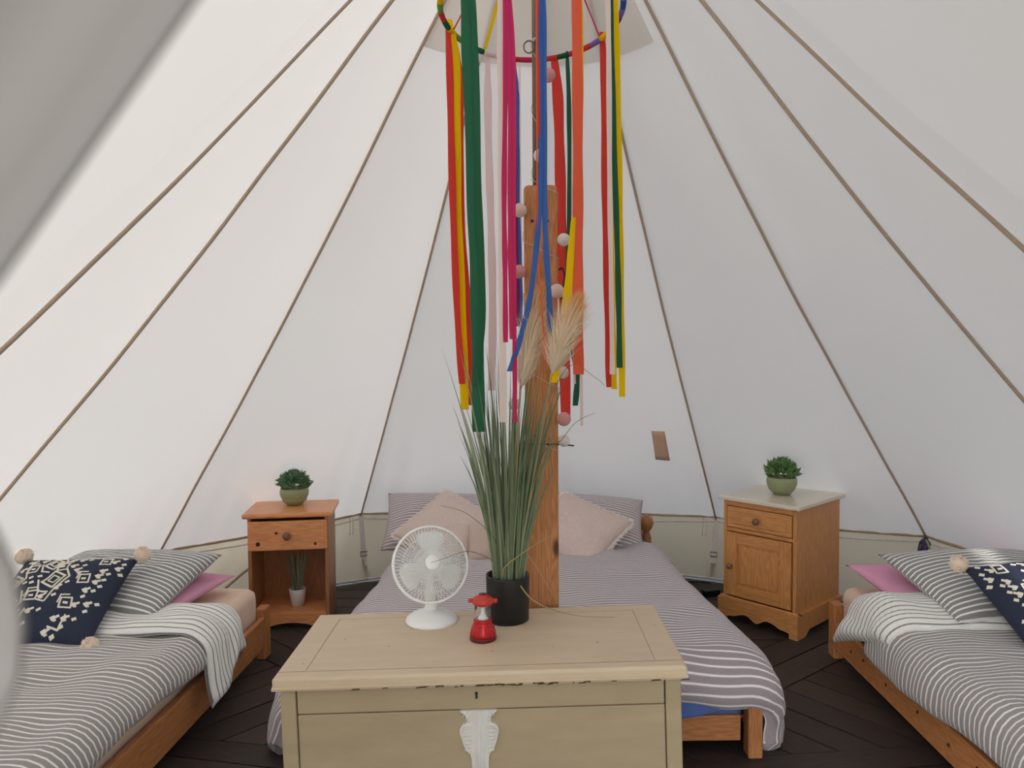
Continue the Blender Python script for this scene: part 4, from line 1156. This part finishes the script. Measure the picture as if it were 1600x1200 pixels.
# two feathery plumes
tpl = NT('plume_hair'); sx_ = tpl.n('ShaderNodeSeparateXYZ'); tpl.l(tpl.uv(), sx_.inputs[0])
cpl = tpl.ramp(sx_.outputs['Y'], [(0.0, rgb(252, 242, 230)), (0.5, rgb(252, 240, 218)), (0.75, rgb(244, 206, 148)), (1.0, rgb(226, 160, 84))]); 
d_ = tpl.n('ShaderNodeBsdfDiffuse'); t_ = tpl.n('ShaderNodeBsdfTranslucent'); m_ = tpl.n('ShaderNodeMixShader'); m_.inputs[0].default_value = 0.5
tpl.l(cpl, d_.inputs['Color']); tpl.l(cpl, t_.inputs['Color']); tpl.l(d_.outputs[0], m_.inputs[1]); tpl.l(t_.outputs[0], m_.inputs[2]); tpl.l(m_.outputs[0], tpl.out.inputs['Surface'])
M['plume'] = tpl.m
for (stem, ax, seed, full) in (([(-.085, 2.25, .74), (-.06, 2.20, 1.1), (-.052, 2.17, 1.29)], [(-.050, 2.215, 1.29), (-.024, 2.215, 1.43), (.002, 2.215, 1.54)], 1, 0.050),
                               ([(-.07, 2.25, .74), (.0, 2.20, 1.1), (.038, 2.145, 1.32)], [(.042, 2.135, 1.335), (.070, 2.125, 1.43), (.100, 2.125, 1.505)], 2, 0.060)):
    b = MB(); b.tube(smoothpts(stem + [ax[0]], 6), 0.002, 6); b.build('plume_stem', M['blade3'], gp, True, -Vector(gp.location))
    rr = random.Random(seed); b = MB(); P = smoothpts(ax, 12); n = len(P)
    for k in range(2600):
        t = rr.random(); i = min(n - 2, int(t * (n - 1))); p = P[i].lerp(P[i + 1], t * (n - 1) - i); d = (P[i + 1] - P[i]).normalized()
        a = rr.uniform(0, 2 * PI); o1 = d.orthogonal().normalized(); o2 = d.cross(o1)
        rad = o1 * math.cos(a) + o2 * math.sin(a); f = full * math.sin(PI * min(1, 0.22 + 0.7 * t)) * rr.choice((rr.uniform(0.3, 0.9), rr.uniform(0.3, 0.9), rr.uniform(0.8, 1.45)))
        q = p + d * 0.03 + rad * f * 0.55; e = p + d * rr.uniform(0.055, 0.085) + rad * f
        sd = rad.cross(d).normalized() * 0.0009
        h = min(1, t * 0.75 + 0.25 * rr.random())
        b.add([p - sd, p + sd, q + sd, q - sd, e], [(0, 1, 2, 3), (3, 2, 4)], [(0, h * .8), (0, h * .8), (0, h * .92), (0, h * .92), (0, h)])
    pl = b.build('plume', M['plume'], gp, False, -Vector(gp.location)); pl['kind'] = 'stuff'; pl['label'] = 'feathery cream plume with orange tip'

# ------------------------------------------------------------------ centre post and pole
post = empty('wooden_post', (0.012, 2.45, 0.0)); tag(post, 'thick square pine post with rounded top behind the chest', 'post')
pr = 0.0535
bm = bmesh.new(); bmesh.ops.create_cube(bm, size=1.0)
for v in bm.verts: v.co = Vector((v.co.x * 2 * pr, v.co.y * 2 * pr * 0.95, (v.co.z + 0.5) * 1.932))
bmesh.ops.bevel(bm, geom=[e for e in bm.edges if abs(e.verts[0].co.z - e.verts[1].co.z) < 0.1 and e.verts[0].co.z > 1], offset=0.022, segments=5, affect='EDGES', profile=0.5)
bmesh.ops.bevel(bm, geom=[e for e in bm.edges if abs(e.verts[0].co.z - e.verts[1].co.z) > 1], offset=0.005, segments=2, affect='EDGES', profile=0.5)
from_bm('post_shaft', bm, M['post'], post)
for (x, z) in ((-0.026, 1.815), (0.022, 1.815), (-0.03, 1.60), (-0.02, 1.13)):
    b = MB(); b.lathe([(0.0052, 0), (0.0052, 0.001), (0.0005, 0.0012)], 12); b.build('bolt_hole', M['brown_spot'], post, False, (x, -0.0505, z), (PI / 2, 0, 0))
pole = empty('tent_pole', (0.003, 2.462, 1.932)); tag(pole, 'slim round timber pole rising from the post to the tent peak', 'pole')
b = MB(); b.lathe([(0.0155, 0.0), (0.0155, 1.15), (0.012, 1.155)], 20); b.build('pole_shaft', M['pole'], pole)
b = MB(); b.lathe([(0.0165, 0.46), (0.0165, 0.475)], 20); b.build('pole_joint', M['seam'], pole)
b = MB(); b.tube([(-0.016 + 0.0165 * math.cos(a) - 0.009, -0.016, 0.445 + 0.0195 * math.sin(a)) for a in [2 * PI * k / 20 for k in range(20)]], 0.0026, 6, closed=True)
b.tube(smoothpts([(-0.010, -0.017, 0.456), (0.0, -0.018, 0.475), (-0.012, -0.012, 0.50)]), 0.0024, 6)
b.build('hook_ring', M['metal'], pole)

# zip tie around the post
zt = MB(); h = 0.0555
zt.tube([(-h, -h, 0), (h, -h, 0), (h, h, 0), (-h, h, 0)], 0.0026, 6, closed=True)
zt.tube(smoothpts([(h - 0.004, -h - 0.002, 0.0), (h + 0.03, -h - 0.006, -0.002), (h + 0.048, -h - 0.008, -0.004)]), 0.0026, 6)
z_o = zt.build('cable_tie', M['black'], None, True, (0.012, 2.45, 1.103)); tag(z_o, 'thin black cable tie strapped around the wooden post', 'cable tie')
# black hook strap on the right face of the post
hk = MB(); hk.tube(smoothpts([(0.004, -0.046, 0.10), (0.012, -0.050, 0.106), (0.021, -0.050, 0.09), (0.020, -0.048, 0.06), (0.012, -0.046, 0.03)]), 0.0032, 6)
hk.tube(smoothpts([(0.022, -0.046, 0.045), (0.016, -0.05, 0.0), (0.010, -0.046, -0.05)]), [0.010] * 6 + [0.007] * 7, 8)
h_o = hk.build('strap_hook', M['black'], None, True, (0.066, 2.45, 1.56)); tag(h_o, 'black hook strap on the side of the wooden post', 'hook')

# ------------------------------------------------------------------ ribbon hoop
HC = Vector((-0.013, 2.45, 2.497)); HRAD = 0.292; HT = -0.165
hoop = empty('ribbon_hoop', HC); tag(hoop, 'hanging hoop wrapped in colours with long trailing ribbons around the pole', 'hoop')
def hoop_pt(a): # a from +x, counter-clockwise
    return Vector((HRAD * math.cos(a), HRAD * math.sin(a), HT * HRAD * math.sin(a)))
wraps = ['lilac', 'purple', 'red', 'yellow', 'lilac', 'red', 'magenta', 'darkgreen', 'red', 'magenta', 'magenta', 'red', 'pale', 'pale', 'green', 'skyblue', 'lime', 'yellow', 'green', 'red', 'lime', 'yellow', 'yellow', 'red',
         'yellow', 'yellow', 'blue', 'magenta', 'green', 'pale', 'orange', 'red', 'blue', 'yellow', 'pale', 'magenta', 'orange', 'green', 'yellow', 'blue']
nw = len(wraps)
for k, c in enumerate(wraps):
    b = MB(); a0 = 2 * PI * k / nw; a1 = 2 * PI * (k + 1) / nw
    b.tube([hoop_pt(a0 + (a1 - a0) * i / 4) for i in range(5)], [0.0092, 0.0098, 0.0098, 0.0096, 0.0092], 8); b.build('ribbon_wrap', M['r_' + c], hoop)
RIBBONS = [
    ('yellow', 0.0307, [(-0.29, 2.561, 2.52), (-0.27, 2.561, 2.35), (-0.27, 2.561, 1.944), (-0.257, 2.561, 1.554), (-0.251, 2.561, 1.203)]),
    ('red', 0.0240, [(-0.294, 2.551, 2.495), (-0.289, 2.551, 2.326), (-0.284, 2.551, 1.942), (-0.273, 2.551, 1.554), (-0.258, 2.551, 1.292)]),
    ('red', 0.0242, [(-0.286, 2.576, 2.505), (-0.259, 2.576, 2.313), (-0.259, 2.576, 1.904), (-0.24, 2.576, 1.555), (-0.23, 2.576, 1.217)]),
    ('green', 0.0385, [(-0.204, 2.253, 2.551), (-0.201, 2.253, 2.328), (-0.188, 2.253, 1.84), (-0.18, 2.253, 1.497), (-0.179, 2.253, 1.159)]),
    ('green', 0.0192, [(-0.196, 2.244, 2.546), (-0.179, 2.244, 2.324), (-0.172, 2.244, 1.876), (-0.163, 2.244, 1.534), (-0.185, 2.244, 1.305)]),
    ('blush', 0.0277, [(-0.171, 2.704, 2.457), (-0.171, 2.704, 2.199), (-0.164, 2.704, 1.859), (-0.16, 2.704, 1.562), (-0.167, 2.704, 1.261)]),
    ('pale', 0.0223, [(-0.099, 2.177, 2.509), (-0.099, 2.177, 2.223), (-0.1, 2.177, 1.861), (-0.101, 2.177, 1.53), (-0.101, 2.177, 1.195)]),
    ('magenta', 0.0149, [(-0.088, 2.172, 2.507), (-0.086, 2.172, 2.221), (-0.093, 2.172, 1.86), (-0.092, 2.172, 1.64), (-0.092, 2.172, 1.428)]),
    ('magenta', 0.0148, [(-0.082, 2.17, 2.506), (-0.073, 2.17, 2.22), (-0.076, 2.17, 1.859), (-0.076, 2.17, 1.64), (-0.073, 2.17, 1.437)]),
    ('magenta', 0.0130, [(-0.079, 2.17, 2.505), (-0.063, 2.17, 2.184), (-0.066, 2.17, 1.768), (-0.066, 2.17, 1.455), (-0.066, 2.17, 1.195)]),
    ('purple', 0.0234, [(-0.095, 2.733, 2.446), (-0.084, 2.733, 2.319), (-0.082, 2.733, 1.978), (-0.077, 2.733, 1.702), (-0.073, 2.733, 1.493)]),
    ('blue', 0.0257, [(-0.081, 2.736, 2.452), (-0.073, 2.736, 2.297), (-0.073, 2.736, 1.978), (-0.067, 2.736, 1.702), (-0.066, 2.736, 1.505)]),
    ('pale', 0.0094, [(-0.058, 2.739, 2.448), (-0.06, 2.739, 2.207), (-0.059, 2.739, 1.864), (-0.056, 2.739, 1.656), (-0.054, 2.739, 1.586)]),
    ('red', 0.0075, [(0.01, 2.17, 2.503), (0.007, 2.17, 2.29), (0.007, 2.17, 2.183), (0.008, 2.17, 2.075), (0.008, 2.17, 2.012)]),
    ('blue', 0.0167, [(0.017, 2.17, 2.503), (0.016, 2.17, 2.218), (0.012, 2.17, 1.876), (-0.013, 2.17, 1.602), (-0.045, 2.17, 1.455), (-0.081, 2.17, 1.344)]),
    ('blue', 0.0167, [(0.021, 2.17, 2.503), (0.023, 2.17, 2.218), (0.023, 2.17, 1.876), (0.026, 2.17, 1.712), (0.035, 2.17, 1.547), (0.038, 2.17, 1.455)]),
    ('orange', 0.0045, [(0.003, 2.17, 2.503), (0.002, 2.17, 1.93), (0.004, 2.17, 1.675), (0.016, 2.17, 1.492), (0.023, 2.17, 1.362)]),
    ('red', 0.0374, [(0.066, 2.733, 2.452), (0.079, 2.733, 2.294), (0.087, 2.733, 1.975), (0.095, 2.733, 1.607), (0.102, 2.733, 1.165)]),
    ('darkgreen', 0.0163, [(0.111, 2.718, 2.468), (0.117, 2.718, 2.288), (0.118, 2.718, 1.972), (0.111, 2.718, 1.675), (0.115, 2.718, 1.537)]),
    ('darkgreen', 0.0209, [(0.124, 2.712, 1.651), (0.123, 2.712, 1.468), (0.134, 2.712, 1.375), (0.143, 2.712, 1.306), (0.136, 2.712, 1.204)]),
    ('pale', 0.0093, [(0.129, 2.711, 2.465), (0.13, 2.711, 2.196), (0.129, 2.711, 1.743), (0.13, 2.711, 1.467), (0.134, 2.711, 1.283)]),
    ('orange', 0.0300, [(0.116, 2.196, 2.514), (0.119, 2.196, 2.226), (0.12, 2.196, 1.862), (0.119, 2.196, 1.585), (0.12, 2.196, 1.333)]),
    ('yellow', 0.0094, [(0.13, 2.205, 2.518), (0.133, 2.205, 2.265), (0.132, 2.205, 2.102), (0.126, 2.205, 1.937), (0.109, 2.205, 1.79)]),
    ('yellow', 0.0244, [(0.108, 2.193, 1.788), (0.1, 2.193, 1.677), (0.083, 2.193, 1.529), (0.06, 2.193, 1.38), (0.045, 2.193, 1.309)]),
    ('red', 0.0270, [(0.227, 2.632, 2.497), (0.235, 2.632, 2.345), (0.239, 2.632, 1.952), (0.247, 2.632, 1.554), (0.253, 2.632, 1.274)]),
    ('pale', 0.0157, [(0.213, 2.291, 2.56), (0.218, 2.291, 2.335), (0.221, 2.291, 1.88), (0.225, 2.291, 1.592), (0.228, 2.291, 1.33)]),
    ('darkgreen', 0.0178, [(0.224, 2.308, 2.568), (0.229, 2.308, 2.266), (0.24, 2.308, 1.884), (0.248, 2.308, 1.593), (0.252, 2.308, 1.349)]),
    ('yellow', 0.0200, [(0.24, 2.339, 2.583), (0.248, 2.339, 2.277), (0.255, 2.339, 1.89), (0.259, 2.339, 1.595), (0.263, 2.339, 1.258)]),
    ('yellow', 0.0200, [(0.249, 2.596, 2.481), (0.255, 2.596, 2.16), (0.257, 2.596, 1.727), (0.261, 2.596, 1.464), (0.265, 2.596, 1.269)]),
    ('pale', 0.0115, [(0.153, 2.698, 2.448), (0.154, 2.698, 2.079), (0.153, 2.698, 1.627), (0.157, 2.698, 1.375), (0.158, 2.698, 1.133)]),
]
rr = random.Random(8)
for (c, w, pts) in RIBBONS:
    P = smoothpts(pts, 8); n = len(P); b = MB(); sides = []
    ph = rr.uniform(0, 6); am = rr.uniform(0.05, 0.35)
    for i in range(n):
        t = i / n; a = am * math.sin(ph + t * 5)
        sides.append((math.cos(a), math.sin(a), 0))
    # gentle cross fold: three rows
    vs = []; fs = []; uv = []
    for i, p in enumerate(P):
        s = Vector(sides[i]); nrm = Vector((-s.y, s.x, 0)); wd = w * (0.55 + 0.45 * min(1, i / 5)) * (1 + 0.08 * math.sin(i * 0.9 + ph)) / 2
        for q in (-1, 0, 1):
            vs.append(p + s * wd * q - nrm * 0.12 * wd * (1 - abs(q))); uv.append((q, i * 0.03))
    for i in range(n - 1):
        for k in (0, 1): o = 3 * i + k; fs.append((o, o + 1, o + 4, o + 3))
    mesh('ribbon', vs, fs, M['r_' + c], hoop, uv, True, -HC)
# ties from the hoop up to the pole
for (c, x, y, w) in (('yellow', -0.170, 0.237, 0.013), ('red', -0.268, 0.115, 0.006), ('magenta', 0.235, 0.173, 0.008), ('pale', 0.212, 0.20, 0.006), ('yellow', 0.10, -0.27, 0.010)):
    a = Vector((x, y, HT * y)); e = Vector((0.012, 0.0, 0.42)); b = MB()
    b.strip([a.lerp(e, i / 8) for i in range(9)], [w * (1 - 0.5 * abs(i / 8 - 0.3)) for i in range(9)], Vector((0.9, 0, -0.4)).normalized()); b.build('tie_ribbon', M['r_' + c], hoop)

# ------------------------------------------------------------------ ball light string wound round pole and post
bl = empty('ball_light_string', (0.012, 2.45, 1.1)); tag(bl, 'string of pink and white cotton ball lights wound round the post and pole', 'string lights')
M['ball_p'] = plain('cotton_ball_pink', rgb(214, 150, 152), 0.95, 0.12, 90, 0.25)
M['ball_w'] = plain('cotton_ball_white', rgb(226, 216, 212), 0.95, 0.06, 90, 0.25)
M['ball_c'] = plain('cotton_ball_blush', rgb(226, 200, 188), 0.95, 0.06, 90, 0.25)
M['wire'] = plain('pale_wire', rgb(206, 190, 172), 0.5)
balls = [(0.0391, 2.400, 2.270, 'p', .0225), (0.012, 2.415, 2.024, 'w', .0215), (-0.0532, 2.376, 1.845, 'c', .0225), (0.0847, 2.378, 1.7517, 'w', .0205), (-0.0565, 2.380, 1.6534, 'p', .0220), (0.062, 2.372, 1.59, 'c', .0235),
         (0.079, 2.380, 1.3341, 'c', .0205), (0.0825, 2.376, 1.186, 'p', .0225), (0.083, 2.390, 1.1147, 'w', .0190), (-0.0755, 2.390, 1.2335, 'w', .0190)]
for (x, y, z, c, r) in balls:
    b = MB(); b.ball((0, 0, 0), r, 20, 14)
    vs = [tuple(Vector(v) * (1 + 0.025 * nz3(v[0] * 160, v[1] * 160, v[2] * 160 + x * 9))) for v in b.v]
    mesh('cotton_ball', vs, b.f, M['ball_' + c], bl, None, True, Vector((x, y, z)) - Vector(bl.location))
W = []
turns = 7.5; N = 180
for i in range(N + 1):
    t = i / N; z = 2.62 - (2.62 - 1.08) * t; a = t * turns * 2 * PI + 2.4
    if z > 1.945: p = Vector((0.003 + 0.0185 * math.cos(a), 2.462 + 0.0185 * math.sin(a), z))
    else:
        m = max(abs(math.cos(a)), abs(math.sin(a))); q = 0.0565 / m
        p = Vector((0.012 + q * math.cos(a), 2.45 + q * math.sin(a), z))
    W.append(p - Vector(bl.location))
b = MB(); b.tube(W, 0.0011, 5); b.build('wire', M['wire'], bl)

# ------------------------------------------------------------------ small things on and by the walls
def on_canvas(az, z, off):
    t = (ZA - z) / (ZA - 0.375); r = 0.05 + 2.40 * t
    s0 = max([s for s in SEAMS if s[0] <= az], key=lambda s: s[0]); s1 = min([s for s in SEAMS if s[0] > az], key=lambda s: s[0])
    a = (az - s0[0]) / (s1[0] - s0[0]); p = canvas_pt(s0, s1, a, t)
    n = Vector((CX - p.x, CY - p.y, 0)).normalized() * 0.72 + Vector((0, 0, -0.69)); return p + n * off
for (nm, half_, zz, off, mt, lab) in (('repair_patch', 1.20, (0.985, 0.795), 0.006, 'patch', 'brown adhesive repair patch stuck on the canvas above the double bed'),):
    vs = []; fs = []
    for side in (0, 1):
        for j in range(7):
            for i in range(5):
                z = zz[0] + (zz[1] - zz[0]) * j / 6
                vs.append(on_canvas(20.1 - 0.15 * j / 6 + half_ * (i / 2 - 1) * (0.92 + 0.05 * j / 6), z, off + 0.002 * side))
    for side in (0, 1):
        for j in range(6):
            for i in range(4): q = side * 35 + j * 5 + i; fs.append((q, q + 1, q + 6, q + 5))
    ring = [0, 1, 2, 3, 4, 9, 14, 19, 24, 29, 34, 33, 32, 31, 30, 25, 20, 15, 10, 5]
    for k in range(20): a, c = ring[k], ring[(k + 1) % 20]; fs.append((a, c, c + 35, a + 35))
    po = mesh(nm, vs, fs, M[mt]); tag(po, lab, 'patch')
for (s, mt, lab) in ((SEAMS[7], 'purple', 'purple cord bundle tied at the eave above the right bed'), (SEAMS[3], 'purple', 'dark purple cord bundle tied at the eave above the left bed')):
    p = seam_pt(s, 1); q = Vector((CX - p.x, CY - p.y, 0)).normalized(); sd = Vector((q.y, -q.x, 0))
    ro = empty('cord_bundle', p); tag(ro, lab, 'cord')
    b = MB()
    for k in range(5):
        b.tube(smoothpts([q * .02, q * .03 + sd * (.012 * (k - 2)) + Vector((0, 0, -.03)), q * .03 + sd * (.008 * (k - 2) + .02) + Vector((0, 0, -.075 - .01 * k))]), [0.008] * 6 + [0.005] * 7, 6)
    b.build('cord_loop', M[mt], ro)
    b = MB(); b.tube(smoothpts([q * .02, q * .035 - sd * .02 + Vector((0, 0, -.02)), q * .035 - sd * .03 + Vector((0, 0, -.045))]), 0.006, 6); b.build('cord_end', M['mint'], ro)
# adapter and cable on the deck beside the cabinet
ad = empty('power_adapter', (0.985, 4.27, 0.0), (0, 0, R(20))); tag(ad, 'black power adapter with cable on the deck beside the cabinet', 'adapter')
box('adapter_block', (-0.05, -0.025, 0.0), (0.05, 0.025, 0.035), M['black'], ad, 0.006)
b = MB(); b.tube(smoothpts([(-0.05, 0, 0.018), (-0.08, 0.02, 0.008), (-0.10, 0.12, 0.006), (-0.06, 0.22, 0.006), (0.02, 0.24, 0.006), (0.07, 0.12, 0.03)]), 0.005, 6); b.build('cable', M['black'], ad)
b = MB(); b.tube(smoothpts([(0.05, 0, 0.018), (0.03, -0.10, 0.006), (-0.06, -0.16, 0.006), (-0.12, -0.22, 0.006)]), 0.004, 6); b.build('cable', M['black'], ad)
